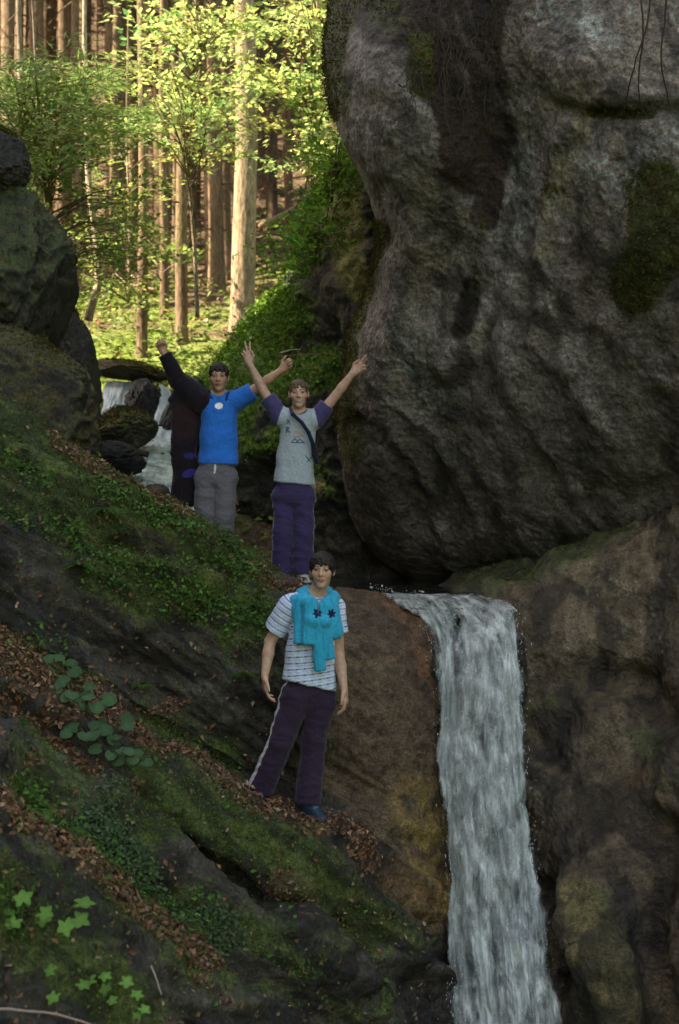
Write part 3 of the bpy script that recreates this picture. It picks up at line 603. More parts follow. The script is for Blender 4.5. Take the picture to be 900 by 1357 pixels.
parts.append((sheet('w', lipL, lipR, 200, 200, MWL, .06, .0, .11, 9, .42, .03, None, .3), MWL)); parts.append((sheet('w', lipL, sh(lipR, -40, 0), 200, 200, MWL, .10, .0, .14, 10, .22, .07, None, .35), MWL))
join_sheets('water', parts)
m = MB()
rr = np.random.default_rng(5)
for k in range(700):                                   # flying drops
    t = rr.random(); v0 = 800 + 640 * t ** .8; uc = np.interp(v0, [800, 900, 1100, 1357], [620, 640, 648, 670]); hw = np.interp(v0, [800, 900, 1100, 1357], [75, 56, 62, 80])
    s = rr.normal() * .42; q = P(uc + s * hw * .9, v0 + rr.normal() * 6, np.interp(v0, [800, 900, 1357], [10.2, 9.7, 9.1]) - rr.uniform(.05, .4))
    z = rr.uniform(.0010, .0026); L = z * rr.uniform(2, 7)
    m.tube([q, q - [0, 0, L * .5], q - [0, 0, L]], [z * .4, z, z * .3], 5, (.75, .82, .82), cap=False)
for k in range(1900):                                  # broken foam on the crest and along the edges of the fall
    if k < 1100:
        s = rr.random(); u0 = 490 + 200 * s; v0 = np.interp(u0, [490, 560, 600, 690], [787, 800, 812, 800]) + rr.normal() * 6; D0 = np.interp(v0, [785, 830], [10.7, 10.1]) - .12
    else:
        v0 = rr.uniform(810, 1400); sd_ = rr.random() < .5; u0 = np.interp(v0, [810, 900, 1150, 1400], [560, 588, 598, 604] if sd_ else [686, 688, 704, 738]) + rr.normal() * 6; D0 = np.interp(v0, [810, 900, 1357], [10.1, 9.7, 9.1]) - .08
    q = P(u0, v0, D0 + rr.normal() * .05); z = rr.uniform(.0015, .007 if k < 1100 else .0028); L = z * rr.uniform(1, 2.5 if k < 1100 else 8)
    m.tube([q, q - [rr.normal() * z, 0, L * .5], q - [0, 0, L]], [z * .5, z, z * .4], 6, (.62, .68, .66))
fo = m.build('water', col_mat('foam', .3, .5)); tag(fo, kind='structure')
# dark pool behind the lip and stream reaches further up
pm, nt, b, N, L = nodemat('pool_water'); b.inputs['Base Color'].default_value = (.012, .016, .012, 1); b.inputs['Roughness'].default_value = .08
n_ = N.new('ShaderNodeTexNoise'); n_.inputs['Scale'].default_value = 5; bp = N.new('ShaderNodeBump'); bp.inputs['Strength'].default_value = .3; L.new(n_.outputs[0], bp.inputs['Height']); L.new(bp.outputs[0], b.inputs['Normal'])
xs, ys = np.meshgrid(np.linspace(-1.6, 2.2, 120), np.linspace(10.55, 14.3, 120)); q = np.stack([xs.ravel(), ys.ravel(), np.full(xs.size, -.60)], 1); q[:, 2] += .01 * fbm(q * 4, 3, 2)
i = np.arange(119)[:, None] * 120; j = np.arange(119)[None, :]; f = np.stack([i + j, i + j + 1, i + 121 + j, i + 120 + j], -1).reshape(-1, 4)
tag(mk('water', q, f, pm), kind='structure')
MW4 = water_mat('bright_rapid', 12, 2.2, .25, .5, foam=(.82, .88, .95), body=(.24, .30, .36), seed=5)
MW5 = water_mat('calm_rapid', 5, 7, .1, .3, foam=(.62, .74, .70), body=(.12, .17, .15), seed=6)
up = [(sheet('w', [(138,505,16.8),(136,520,16.5),(132,545,16.2),(130,575,16.0)], [(186,507,16.8),(182,525,16.5),(174,550,16.2),(170,575,16.0)], 120, 60, MW4, .1, .08, .03, 1, .5), MW4),
      (sheet('w', [(190,500,16.9),(205,505,16.7),(212,515,16.5),(205,550,16.0),(194,575,15.6)], [(214,508,16.9),(224,516,16.7),(228,530,16.5),(220,560,16.0),(208,585,15.6)], 120, 40, MW4, .15, .04, .03, 2, .5), MW4),
      (sheet('w', [(186,565,15.7),(182,580,15.3),(185,592,14.9)], [(242,560,15.7),(240,578,15.3),(240,592,14.9)], 60, 60, MW4, .1, .0, .03, 3, .3), MW4),
      (sheet('w', [(186,586,15.2),(184,600,14.6),(176,625,13.9),(160,650,13.2),(150,690,12.9)], [(262,586,15.2),(262,605,14.6),(262,630,13.9),(262,660,13.2),(262,700,12.9)], 160, 90, MW5, .05, .05, .05, 4, .6), MW5)]
join_sheets('water', up)
# ================================================================ FOREST
def bark_col(p, base=(.14, .095, .058), seed=0):
    n = fbm(p * np.array([4, 4, 1.2]), 4, seed); c = np.tile(base, (len(p), 1)) * (1 + .5 * n[:, None])
    return mixc(c, (.10, .11, .04), sm(fbm(p * 1.3, 3, seed + 4), .1, .5) * .5)
def trunk_mb(base, r, H, lean=(0, 0), seed=0, flare=1.5, seg=14, stubs=14, col=(.14, .095, .058), stublen=.7, curve=0):
    m = MB(); t = np.concatenate([np.linspace(0, .06, 6), np.linspace(.08, 1, 26)])
    z = t * H; rr_ = random.Random(seed)
    x = base[0] + lean[0] * z + curve * np.sin(t * 14) * np.exp(-t * 5) + r * .25 * np.sin(z * .9 + seed); y = base[1] + lean[1] * z + r * .2 * np.cos(z * .7 + seed)
    rad = r * (1 - .85 * t) * (1 + (flare - 1) * np.exp(-z / (r * 2.2)))
    pts = np.stack([x, y, base[2] - .25 + z], 1)
    m.tube(pts, rad, seg, col, .12, seed)
    m.c[-1] = bark_col(m.v[-1], col, seed)
    for k in range(stubs):
        tz = rr_.uniform(.06, .5); i = np.searchsorted(t, tz) - 1; a = rr_.uniform(0, 2 * pi); L = rr_.uniform(.3, 1) * stublen
        q = pts[i] + (pts[i + 1] - pts[i]) * ((tz - t[i]) / (t[i + 1] - t[i])); dd = np.array([cos(a), sin(a), rr_.uniform(-.45, .15)])
        m.tube([q, q + dd * L * .5 + [0, 0, .02], q + dd * L + [0, 0, -.06 * L]], [r * .09 + .006, r * .06 + .004, .002], 5, (.12, .085, .055), cap=False)
    return m
def crown_mb(base, H, z0, rad, n, seed, size=.42, col=(.05, .09, .02)):
    r = np.random.default_rng(seed); m = MB(); nb = 60; cs = []; ns = []; ds = []
    for k in range(nb):
        z = z0 + (H - z0) * (k + r.random()) / nb; R = rad * (1 - .85 * ((z - z0) / (H - z0)) ** 1.2) * r.uniform(.6, 1.1); a = r.random() * 2 * pi
        d0 = np.array([cos(a), sin(a), -.15]); e = np.array([0, 0, z]) + d0 * R
        m.tube([np.array([0, 0, z]) + base, base + np.array([0, 0, z]) + d0 * R * .5, base + e], [.03, .02, .006], 4, (.1, .07, .04), cap=False)
        kk = n // nb; s = r.random(kk) ** .7; q = np.array([0, 0, z]) + d0 * R * s[:, None] + r.normal(size=(kk, 3)) * np.array([.22, .22, .12]) * (1 - .4 * s[:, None])
        cs.append(q); ns.append(np.array([0, 0, 1.]) + r.normal(size=(kk, 3)) * .5); ds.append(np.tile(d0, (kk, 1)) + r.normal(size=(kk, 3)) * .6)
    cs = np.vstack(cs) + base; N_ = len(cs)
    m.leaves(cs, np.vstack(ns), r.uniform(.6, 1.3, N_) * size, np.array(col) * r.uniform(.6, 1.5, (N_, 1)), .5, .1, np.vstack(ds), seed)
    return m
def tree(base, r, H, label, cat='tree', group=None, seed=0, crown=True, z0=.5, crad=1.5, cn=1500, name='spruce_tree', **kw):
    base = np.array(base, float); t = empty(name, base, label, cat, group)
    trunk_mb(base, r, H, seed=seed, **kw).build('trunk', M_BARK, t)
    if crown: crown_mb(base, H, H * z0, crad, cn, seed).build('crown', M_LEAF, t)
    return t
def at(u, D): x = (u - 450) * D / FPX; return (x, D, gz(x, D))
T = []   # hand-placed trunks that show: u, D, half width px, label ...
for (u0, D, w, lab, kw) in [
   (325, 18.2, 17, 'big straight trunk with a bright sunlit left side, right behind the boys', dict(flare=1.35, lean=(-.006, 0), stubs=5, stublen=.35, col=(.23, .17, .11))),
   (284, 24.0, 16, 'thick sunlit trunk just left of the biggest trunk, farther back', dict(flare=1.4, lean=(.002, 0), stubs=9, col=(.23, .16, .10))),
   (242, 18.8, 8.5, 'slim brown trunk rising left of the thick sunlit trunk', dict(lean=(.003, 0))),
   (188, 18.2, 7.5, 'slender dark trunk standing above the small upper fall', dict(lean=(.002, 0))),
   (219, 21.5, 6.0, 'thin trunk between slender dark trunk and slim brown trunk', dict(lean=(-.004, 0))),
   (232, 24.0, 5.0, 'very thin pale-edged trunk close beside the slim brown trunk', dict()),
   (154, 23.0, 7.5, 'trunk in half shade behind the curved pale trunk', dict()),
   (88, 26.0, 10.5, 'dark trunk near the top left, second from the frame edge', dict()),
   (14, 25.0, 11, 'dark brown trunk at the left frame edge', dict()),
   (386, 27.0, 6.5, 'reddish leaning trunk to the right of the biggest trunk', dict(lean=(-.02, 0), col=(.22, .12, .08))),
   (411, 29.0, 5.5, 'thin upright trunk nearest the overhanging boulder', dict(lean=(-.004, 0))),
   (356, 34.0, 5.0, 'far thin trunk just right of the biggest trunk', dict()),
   (262, 30.0, 5.5, 'thin trunk in the gap left of the thick sunlit trunk', dict())]:
    tree(at(u0, D), w * D / FPX, 20 + (D % 3), lab, seed=int(u0), group=None, cn=700, crad=1.7, z0=.6, **kw)
# curved pale young tree
base = np.array(at(117, 17.0)); t = empty('young_tree', base, 'thin pale trunk curved at its foot, left of upper fall', 'tree'); m = MB()
uvD = [(117,425,17),(121,408,17),(130,375,17),(130,340,17),(124,290,17),(117,230,17),(115,160,17),(112,60,17),(112,-80,17),(108,-260,17)]
pts = np.array([P(*q) for q in uvD]); pts = catmull(pts, np.linspace(0, 9, 50)); m.tube(pts, np.linspace(.055, .02, 50), 10, (.30, .24, .17), .12, 3)
m.build('trunk', M_BARK, t)
# background trunks in rows up the hill (copies of four kinds)
protos = []
for k in range(5):
    o = tree((0, 0, 0), [.11, .15, .08, .18, .055][k], [20, 21, 19, 23, 13][k], 'slim bare brown trunk of the dense wood up the hill', seed=200 + k, group='background tree trunks', cn=600, crad=1.5, z0=.58, stubs=44, stublen=1.1)
    protos.append(o)
r = random.Random(4); spots = []; tries = 0
while len(spots) < 294 and tries < 20000:
    tries += 1; D = 20.5 + 50 * r.random() ** 1.35; u0 = r.uniform(-260, 640); x = (u0 - 450) * D / FPX
    if D < 25 and (u0 > 60 and u0 < 440) and r.random() < .5: continue
    if all((x - a) ** 2 + (D - b) ** 2 > (.5 + .010 * D) ** 2 for a, b in spots): spots.append((x, D))
def put(proto, loc, rz, s, label=None, group=None):
    c = proto.copy(); scn.collection.objects.link(c); c.location = loc; c.rotation_euler = (0, 0, rz); c.scale = (s, s, s)
    if label: c['label'] = label
    if group: c['group'] = group
    for ch in list(proto.children):
        q = ch.copy(); scn.collection.objects.link(q); q.parent = c
    return c
for i, (x, y) in enumerate(spots):
    if i < 5:
        protos[i].location = (x, y, gz(x, y))
    else: put(protos[i % 5], (x, y, gz(x, y)), r.uniform(0, 6.28), r.uniform(.8, 1.25))
# trees added off frame on the left hillside to keep the sun off the rocks
sh = tree((-6.2, 5, 4.0), .22, 15, 'tree added on the slope above the gorge to shade the rocks', seed=300, group='trees added above the gorge for shade', cn=9000, crad=3.4, z0=.05)
for k, (x, y) in enumerate([(-8.5, -3), (-7.5, 1), (-6.4, 9), (-8.8, 7), (-9.0, 10), (-7.6, 5.2), (-7.2, 3), (-7.8, 8), (-6.5, 7), (-8.2, 9.6), (-6.9, 8.0), (-10.2, 10.2), (-9.6, 5.5), (-7.0, -3), (-10, 3), (-11, -1), (-11.5, 8), (-12.5, 9), (-6.5,-1.5), (-13, 4), (-14, 6.5)]):
    put(sh, (x, y, gz(x, y) - .3), k * 1.3, .9 + .05 * (k % 5))

for x, y, s_ in [(-6.0, 15.1, .48), (-6.8, 15.0, .5), (-6.4, 15.9, .50)]: put(sh, (x, y, gz(x, y) - .2), x, s_)  # low trees added on the left to shade the upper fall

# leafy branches
def sprays(name, stem_pts, stem_r, blobs, label, leaf=.085, col=(.17, .30, .045), seed=0, per=34, kind='beech', stemcol=(.2, .16, .11), cat='tree', mat=None, branch=True, tilt=.28, disc=.30):
    """blobs: (u, v, D, ru, rv, number of sprays)"""
    r = np.random.default_rng(seed); st = catmull(np.array([P(*q) for q in stem_pts]), np.linspace(0, len(stem_pts) - 1, 40))
    t = empty(name, st[0], label, cat); m = MB(); m.tube(st, np.linspace(stem_r, stem_r * .35, 40), 9, stemcol, .15, seed); br = MB(); lf = MB()
    for (u0, v0, D0, ru, rv, n) in blobs:
        for k in range(n):
            c = P(u0 + r.normal() * ru * .55, v0 + r.normal() * rv * .55, D0 + r.normal() * .7)
            dst = np.linalg.norm(st - c, axis=1) + 2.0 * np.clip(st[:, 2] - c[2] + .1, 0, None); a = st[np.argmin(dst)]; d0 = norm(c - a + [0, 0, 1e-3])
            if branch: br.tube([a, (a + c) / 2 + [0, 0, .12], c, c + d0 * disc * .8], [.010, .008, .004, .002], 4, (.14, .11, .07), cap=False)
            nn = norm(np.array([0, 0, 1]) + r.normal(size=3) * tilt); pr = int(per * r.uniform(.5, 1.3)); w = norm(np.cross(nn, d0))
            s = r.uniform(-1, 1, (pr, 2)); q = c + (d0 * s[:, :1] * 1.3 + w * s[:, 1:] * .8) * disc * r.uniform(.7, 1.3) + nn * r.normal(size=(pr, 1)) * .03
            if kind == 'fir': q[:, 2] -= .25 * np.abs(s[:, 1]) * disc
            cc = np.array(col) * r.uniform(.65, 1.4, (pr, 1)) * np.array([1 + .15 * r.normal(), 1, 1]); 
            ln = nn + r.normal(size=(pr, 3)) * .35
            lf.leaves(q, ln, r.uniform(.6, 1.25, pr) * leaf, cc, .62 if kind == 'beech' else .16, .06, (d0 + w * np.sign(s[:, 1:]) * .8), seed + k)
    m.build('trunk', M_BARK, t)
    if br.n: br.build('branches', M_TWIG, t)
    lf.build('leaves', mat or M_LEAF, t, smooth=False); return t
M_LEAF2 = col_mat('sunny_leaf', .5, .3, .5)
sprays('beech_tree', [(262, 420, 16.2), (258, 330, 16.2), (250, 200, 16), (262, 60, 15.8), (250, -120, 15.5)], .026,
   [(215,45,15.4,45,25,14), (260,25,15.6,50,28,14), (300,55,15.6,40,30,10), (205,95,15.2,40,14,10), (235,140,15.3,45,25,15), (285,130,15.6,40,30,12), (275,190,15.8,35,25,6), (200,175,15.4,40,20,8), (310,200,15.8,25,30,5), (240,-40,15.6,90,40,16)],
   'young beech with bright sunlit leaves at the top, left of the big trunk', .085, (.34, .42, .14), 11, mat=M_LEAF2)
sprays('beech_tree', [(395, 430, 15.2), (405, 330, 15.3), (415, 200, 15.4), (420, 60, 15.4), (425, -100, 15.2)], .035,
   [(360,35,15.2,30,18,9), (400,20,15.0,40,20,13), (430,60,15.0,30,25,9), (350,100,15.3,28,14,6), (395,112,15.0,45,13,18), (430,130,15.0,30,16,8), (425,175,14.8,26,20,9), (360,190,15.4,25,24,3), (440,215,14.2,22,26,9), (345,150,15.4,25,14,3), (400,-40,15,70,40,16)],
   'young beech with layered bright leaves beside the overhanging boulder', .085, (.34, .42, .14), 12, mat=M_LEAF2)
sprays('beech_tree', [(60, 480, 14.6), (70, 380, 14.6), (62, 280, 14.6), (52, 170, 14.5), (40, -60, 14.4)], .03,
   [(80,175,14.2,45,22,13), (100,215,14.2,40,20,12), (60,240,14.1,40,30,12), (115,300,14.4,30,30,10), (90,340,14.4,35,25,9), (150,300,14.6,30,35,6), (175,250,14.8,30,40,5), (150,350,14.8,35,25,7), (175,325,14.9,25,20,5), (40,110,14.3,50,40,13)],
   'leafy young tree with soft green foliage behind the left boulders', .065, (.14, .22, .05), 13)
sprays('fir_tree', [(28, 330, 14.8), (30, 200, 14.8), (26, 60, 14.8), (20, -200, 14.8)], .05,
   [(20,120,14.4,50,26,12), (70,95,14.6,50,22,10), (120,110,14.8,50,22,11), (150,150,15.0,34,26,8), (90,150,14.7,60,24,12), (20,170,14.5,45,30,12), (110,195,14.9,40,22,8), (50,215,14.6,40,25,9)],
   'fir with soft hanging green boughs at the upper left', .13, (.20, .30, .09), 14, 70, 'fir', disc=.32)
sprays('shrub', [(420, 430, 13.2), (425, 360, 13.2), (440, 280, 13.2), (455, 215, 13.0)], .02,
   [(445,235,12.9,26,28,12), (430,290,13.0,30,28,14), (410,330,13.2,26,24,10), (455,200,12.8,20,18,7), (395,310,13.3,20,16,5), (470,250,12.8,14,22,5), (385,350,13.5,20,16,5)],
   'bright green bush hanging over the dark undercut bank beside boulder', .06, (.11, .24, .03), 15, 40, cat='bush')
sprays('beech_tree', [(170, 400, 17.5), (172, 300, 17.5), (168, 180, 17.5), (170, 20, 17.5)], .022,
   [(150,250,17.2,40,40,9), (190,300,17.2,30,30,6), (215,240,17.3,26,30,6), (130,330,17.2,34,28,8), (160,380,17.2,40,20,7), (100,390,17,30,18,6), (225,330,17.5,20,26,4)],
   'sparse young beech between the thin trunks above the upper fall', .08, (.24, .31, .08), 21, mat=M_LEAF2)
# ================================================================ GROUND COVER AND SMALL PLANTS
def scatter(S, w, n, seed, jit=.01):
    r = np.random.default_rng(seed); inb = (S['u'] > -150) & (S['u'] < 1000) & (S['v'] > -120) & (S['v'] < 1480); w = np.clip(w, 0, None) * inb
    if w.sum() <= 0: return None
    i = r.choice(len(w), n, p=w / w.sum()); return S['p'][i] + r.normal(size=(n, 3)) * jit, S['n'][i], i, r
def cover(name, S, w, n, seed, size, cols, spread=1.0, lift=.004, mat=None, aspect=.6, jit=.01, upbias=0, asp=.6):
    p, nn, i, r = scatter(S, w, n, seed, jit); nn = norm(nn + r.normal(size=p.shape) * spread + np.array([0, 0, upbias]))
    z = r.uniform(size[0], size[1], n); cols = np.array(cols); c = cols[r.integers(0, len(cols), n)] * r.uniform(.6, 1.4, (n, 1))
    m = MB(); m.leaves(p + S['n'][i] * (lift + z[:, None] * .2), nn, z, c, aspect, .12, seed=seed); o = m.build(name, mat or M_LITTER, smooth=False); tag(o, kind='stuff'); return o
LC = [(.19,.09,.045), (.12,.06,.03), (.27,.14,.075), (.08,.045,.028), (.22,.12,.08), (.15,.10,.05), (.31,.20,.12)]
FW = 1 - .93 * np.maximum.reduce([np.exp(-(((BANK['u'] - a) / b) ** 2 + ((BANK['v'] - e) / 10) ** 2)) for a, b, e in ((345, 14, 1064), (420, 26, 1084), (375, 10, 772), (402, 10, 774))])
near = 1 / np.clip(BANK['p'][:, 1], 5, 12) ** 1
o = cover('dead_leaves', BANK, (sm(BANK['lit'], .1, .9) + .035 * (BANK['brown'] < .3)) * FW, 24000, 1, (.010, .046), LC, .6, .004); tag(o, 'brown dead beech leaves strewn along the mossy ledges', 'dead leaves')
o = cover('moss', BANK, BANK['moss'] ** 1.5, 80000, 2, (.008, .026), [(.08,.115,.024), (.11,.15,.035), (.05,.075,.02), (.13,.14,.04)], .9, .002, M_MOSS, .45); tag(o, 'short green moss covering the slanted rock ledges on the left', 'moss')
ub, vb = BANK['u'], BANK['v']; n_ = fbm(BANK['p'] * 3.5, 4, 91)
herb = np.maximum.reduce([stroke(ub, vb, q, w) * s for q, w, s in [([(120,650),(200,700),(320,760)], 22, 1), ([(60,700),(150,770),(220,790)], 34, 1), ([(240,800),(340,830)], 26, 1), ([(290,720)], 26, .9),
    ([(0,600),(50,640)], 26, .9), ([(30,1060),(60,1110)], 34, 1), ([(100,1110),(190,1180),(260,1230)], 30, 1), ([(40,840),(80,880)], 22, 1), ([(0,1200),(80,1280)], 45, .7), ([(190,920),(330,905)], 14, .4), ([(290,1240),(330,1260)], 22, .6),
    ([(200,1180),(260,1190)], 20, .7), ([(0,690),(30,705)], 15, .8), ([(350,1130),(420,1180)], 12, .35)]])
hw = sm(herb * .8 + .9 * n_, .35, 1.1)
o = cover('ground_plants', BANK, hw + .015 * BANK['moss'], 12000, 3, (.018, .042), [(.07,.15,.03), (.10,.19,.04), (.05,.11,.03)], .7, .02, M_MOSS, .65, .025, .5); tag(o, 'small leafy green herbs growing out of the moss', 'ground plants')
blue = sm(np.maximum(stroke(ub, vb, [(170,1150),(230,1200),(290,1240)], 30), stroke(ub, vb, [(120,1085),(180,1140)], 20)) * .8 + .8 * n_, .35, 1.1)
o = cover('ground_plants', BANK, blue, 4200, 4, (.016, .034), [(.07,.11,.05), (.09,.13,.065)], .6, .015, M_MOSS, .7, .02, .4); tag(o, 'low bluish-green herbs in the gully between the lower ledges', 'ground plants')
dead = sm(MBK['moss'], .3, .9)
o = cover('moss', MBK, dead, 26000, 5, (.02, .055), [(.08,.18,.02), (.12,.24,.03), (.06,.12,.02), (.15,.26,.04)], .8, .01, M_MOSS, .6, .04, .3); tag(o, 'bright green leaves and moss over the bank behind the boys', 'moss')
o = cover('moss', BL, BL['moss'] ** 2, 26000, 6, (.010, .035), [(.05,.065,.014), (.08,.075,.02), (.035,.04,.012), (.10,.06,.02)], .9, .004, M_MOSS, .4, .015); tag(o, 'brownish green moss cushions hanging on the huge boulder', 'moss')
o = cover('moss', RB, RB['moss'] ** 2, 8000, 7, (.008, .02), [(.06,.08,.02), (.08,.09,.03)], .9, .002, M_MOSS, .4); tag(o, 'thin moss on the wet rock right of the waterfall', 'moss')
for k, R in enumerate(LR):
    S = dict(p=R['p'], n=R['n'], u=R['p'][:, 0] / R['p'][:, 1] * FPX + 450, v=678.5 - R['p'][:, 2] / R['p'][:, 1] * FPX)
    if R['moss'].max() > .4 and k < 9:
        o = cover('moss', S, R['moss'] ** 2, 2500, 20 + k, (.014, .035), [(.06,.07,.015), (.09,.09,.02), (.10,.055,.02)], .9, .003, M_MOSS, .45)
        tag(o, ['moss on the small round boulder at left edge', 'moss on the big dark left boulder', 'moss and litter on the low brown left boulder', 'moss on the dark leaning boulder', 'olive moss cap on the round boulder below the upper fall', 'moss film on the rock splitting the upper fall', 'moss on the flat rock across the upper fall', 'moss on the steep rock right of upper fall', 'moss on low black rock by the stream'][k], 'moss')
# forest floor
GS = dict(p=gpts, n=np.tile([0, -.3, 1.], (len(gpts), 1)), u=gpts[:, 0] / np.clip(gpts[:, 1], .1, None) * FPX + 450, v=np.full(len(gpts), 500.))
yy = gpts[:, 1]; wv = ((yy > 13.5) & (yy < 50)) * (1.0 / np.clip(yy, 10, 50) ** 1.2) * (np.abs(gpts[:, 0] + 3) < 14)
o = cover('dead_leaves', GS, wv * (1 - .8 * ggreen), 22000, 8, (.05, .13), LC, .5, .01, jit=.12); tag(o, 'brown leaf litter on the sunny forest floor', 'dead leaves')
o = cover('ground_plants', GS, wv * (yy < 36) * (.22 + ggreen), 30000, 9, (.04, .12), [(.12,.20,.03), (.16,.25,.04), (.08,.14,.03)], .6, .05, M_LEAF, jit=.12, upbias=.5); tag(o, 'sunlit green undergrowth between the tree trunks', 'ground plants')

def surf(S, u0, v0):
    i = np.argmin((S['u'] - u0) ** 2 + (S['v'] - v0) ** 2 + 1e3 * (S['n'][:, 1] > .3)); return S['p'][i].copy(), S['n'][i].copy()
def leaf_blade(m, base, d, nrm, L, W, col, lobes=0, seed=0):
    """a broad leaf as a bent fan; lobes > 0 gives a toothed outline"""
    d = norm(d); nrm = norm(nrm - d * np.dot(nrm, d)); w = np.cross(nrm, d); n = 45 if lobes else 16
    a = np.linspace(-pi, pi, n, endpoint=False); r_ = 1 + (.20 * np.cos(a * lobes) + .06 * np.cos(a * 15) if lobes else .05 * np.cos(a * 7 + seed))
    r_ = r_ * (1 - .45 * np.exp(-((np.abs(a) - pi) / .35) ** 2))
    x = np.cos(a) * r_ * .5 * L + .42 * L; y = np.sin(a) * r_ * .5 * W
    rim = base + d * x[:, None] + w * y[:, None] + nrm * (.10 * W * (np.abs(y) / W)[:, None] - (x[:, None] / L) ** 2 * .16 * L)
    c0 = base + d * .40 * L - nrm * .02 * L; v_ = np.vstack([rim, c0]); i = np.arange(n)
    f = np.stack([i, (i + 1) % n, np.full(n, n)], 1); cc = np.tile(col, (n + 1, 1)); cc[-1] = np.array(col) * 1.25; m.add(v_, f, cc)
def leafy(name, u0, v0, n, L, label, col, lobes=0, seed=0, stem=.08, S=None, group=None, cat='plant', spread=.9, fwd=.35):
    r = np.random.default_rng(seed); b, nn = surf(S or BANK, u0, v0); t = empty(name, b, label, cat, group); st = MB(); lf = MB(); toc = norm(-b)
    for k in range(n):
        a = 2 * pi * k / n + r.normal() * .4; side = np.array([cos(a), -.3 + .5 * sin(a), .3 * sin(a)]); tip = b + nn * stem * .5 + np.array([0, 0, stem * r.uniform(.5, 1.1)]) + side * stem * spread * r.uniform(.5, 1.1)
        st.tube([b, (b + tip) / 2 + [0, 0, .01], tip], [.003, .0025, .002], 5, (.08, .12, .04), cap=False)
        up_ = norm(np.array([0, 0, 1]) * .8 + toc * fwd + r.normal(size=3) * .2)
        leaf_blade(lf, tip, side + [0, 0, -.15], up_, L * r.uniform(.75, 1.15), L * r.uniform(.8, 1.05), np.array(col) * r.uniform(.75, 1.2), lobes, seed + k)
    st.build('stem', M_TWIG, t); lf.build('leaves', M_MOSS, t); return t
for k, (u0, v0, n, L, lab) in enumerate([(68,915,5,.095,'topmost plant of the broad-leaved clump on the brown litter'), (84,945,6,.095,'broad-leaved plant just below the topmost one in the clump'), (112,958,6,.095,'broad-leaved plant on the right side of the clump'),
     (105,985,6,.095,'broad-leaved plant in the middle of the low clump'), (138,985,5,.085,'broad-leaved plant at the right edge above the dark gully'), (140,1010,5,.085,'lowest plant of the broad-leaved clump'), (165,1030,5,.08,'small round-leaved plant right below the broad-leaved clump')]):
    leafy('broad_leaved_plant', u0, v0, n, L, lab, (.06, .115, .05), 0, 30 + k, .08, group='broad-leaved plants in one clump', fwd=.7)
for k, (u0, v0, n, L, lab) in enumerate([(12,1252,4,.085,'bright lobed-leaf seedling at the left frame edge'), (64,1240,5,.08,'bright green toothed-leaf seedling, second from the left edge'), (60,1328,3,.065,'small bright seedling near the bottom left corner'),
     (112,1334,4,.055,'small seedling at the bottom edge, right of the corner one'), (140,1356,4,.055,'seedling cut by the bottom edge of the picture')]):
    leafy('maple_seedling', u0, v0, n, L, lab, (.12, .24, .05), 5, 50 + k, .09, group='bright seedlings at the bottom left', fwd=.9)
def fern(u0, v0, L, label, seed=0, n=7, col=(.07, .15, .03), S=None):
    r = np.random.default_rng(seed); b, nn = surf(S or BANK, u0, v0); t = empty('fern', b, label, 'fern', 'ferns on the mossy bank'); m = MB()
    for k in range(n):
        a = 2 * pi * k / n + r.normal() * .3; d0 = norm(np.array([cos(a), .35 * sin(a) - .5, .35]) + nn * .4); l = L * r.uniform(.7, 1.1); s = np.linspace(0, 1, 14)[:, None]
        ax = b + d0 * s * l + np.array([0, 0, -1]) * (s ** 2) * l * .55; m.tube(ax, np.linspace(.003, .001, 14), 4, (.06, .08, .03), cap=False)
        tg = norm(np.gradient(ax, axis=0)); w = norm(np.cross(tg, [0, 0, 1])); nr = norm(np.cross(w, tg)); ll = l * .20 * np.sin(np.clip(s * 1.05, 0, 1) * pi * .85 + .35)
        for sg in (-1, 1): m.leaves(ax + w * sg * ll * .5, nr, ll[:, 0] * 1.05, np.array(col) * r.uniform(.8, 1.2, (14, 1)), .33, .04, w * sg + tg * .35, seed)
    m.build('fronds', M_MOSS, t, smooth=False); return t
for k, (u0, v0, L, lab) in enumerate([(135,688,.22,'fern high on the mossy slope below the ridge'), (290,725,.20,'fern just below the ridge under the boy in blue'), (95,760,.20,'fern in the middle of the upper mossy slope'), (255,800,.17,'small fern under the rock crack of the upper slope'),
    (330,815,.17,'small fern left of the teenager in the striped shirt'), (55,868,.17,'pale green fern above the brown leaf litter'), (20,600,.17,'fern near the left edge just below the ridge'), (30,1085,.26,'fern with hanging fronds at the left edge, lower ledge'),
    (75,1110,.26,'fern hanging over the lower ledge next to the edge one'), (185,1175,.22,'fern in the gully of the lower slope'), (250,1225,.20,'fern lowest in the gully'), (190,905,.15,'small fern above the leafy shelf'), (320,895,.14,'tiny fern on the dark wall behind the teenager'), (215,690,.15,'small fern at the foot of the dark jacket, on the ridge')]):
    fern(u0, v0, L, lab, 70 + k)
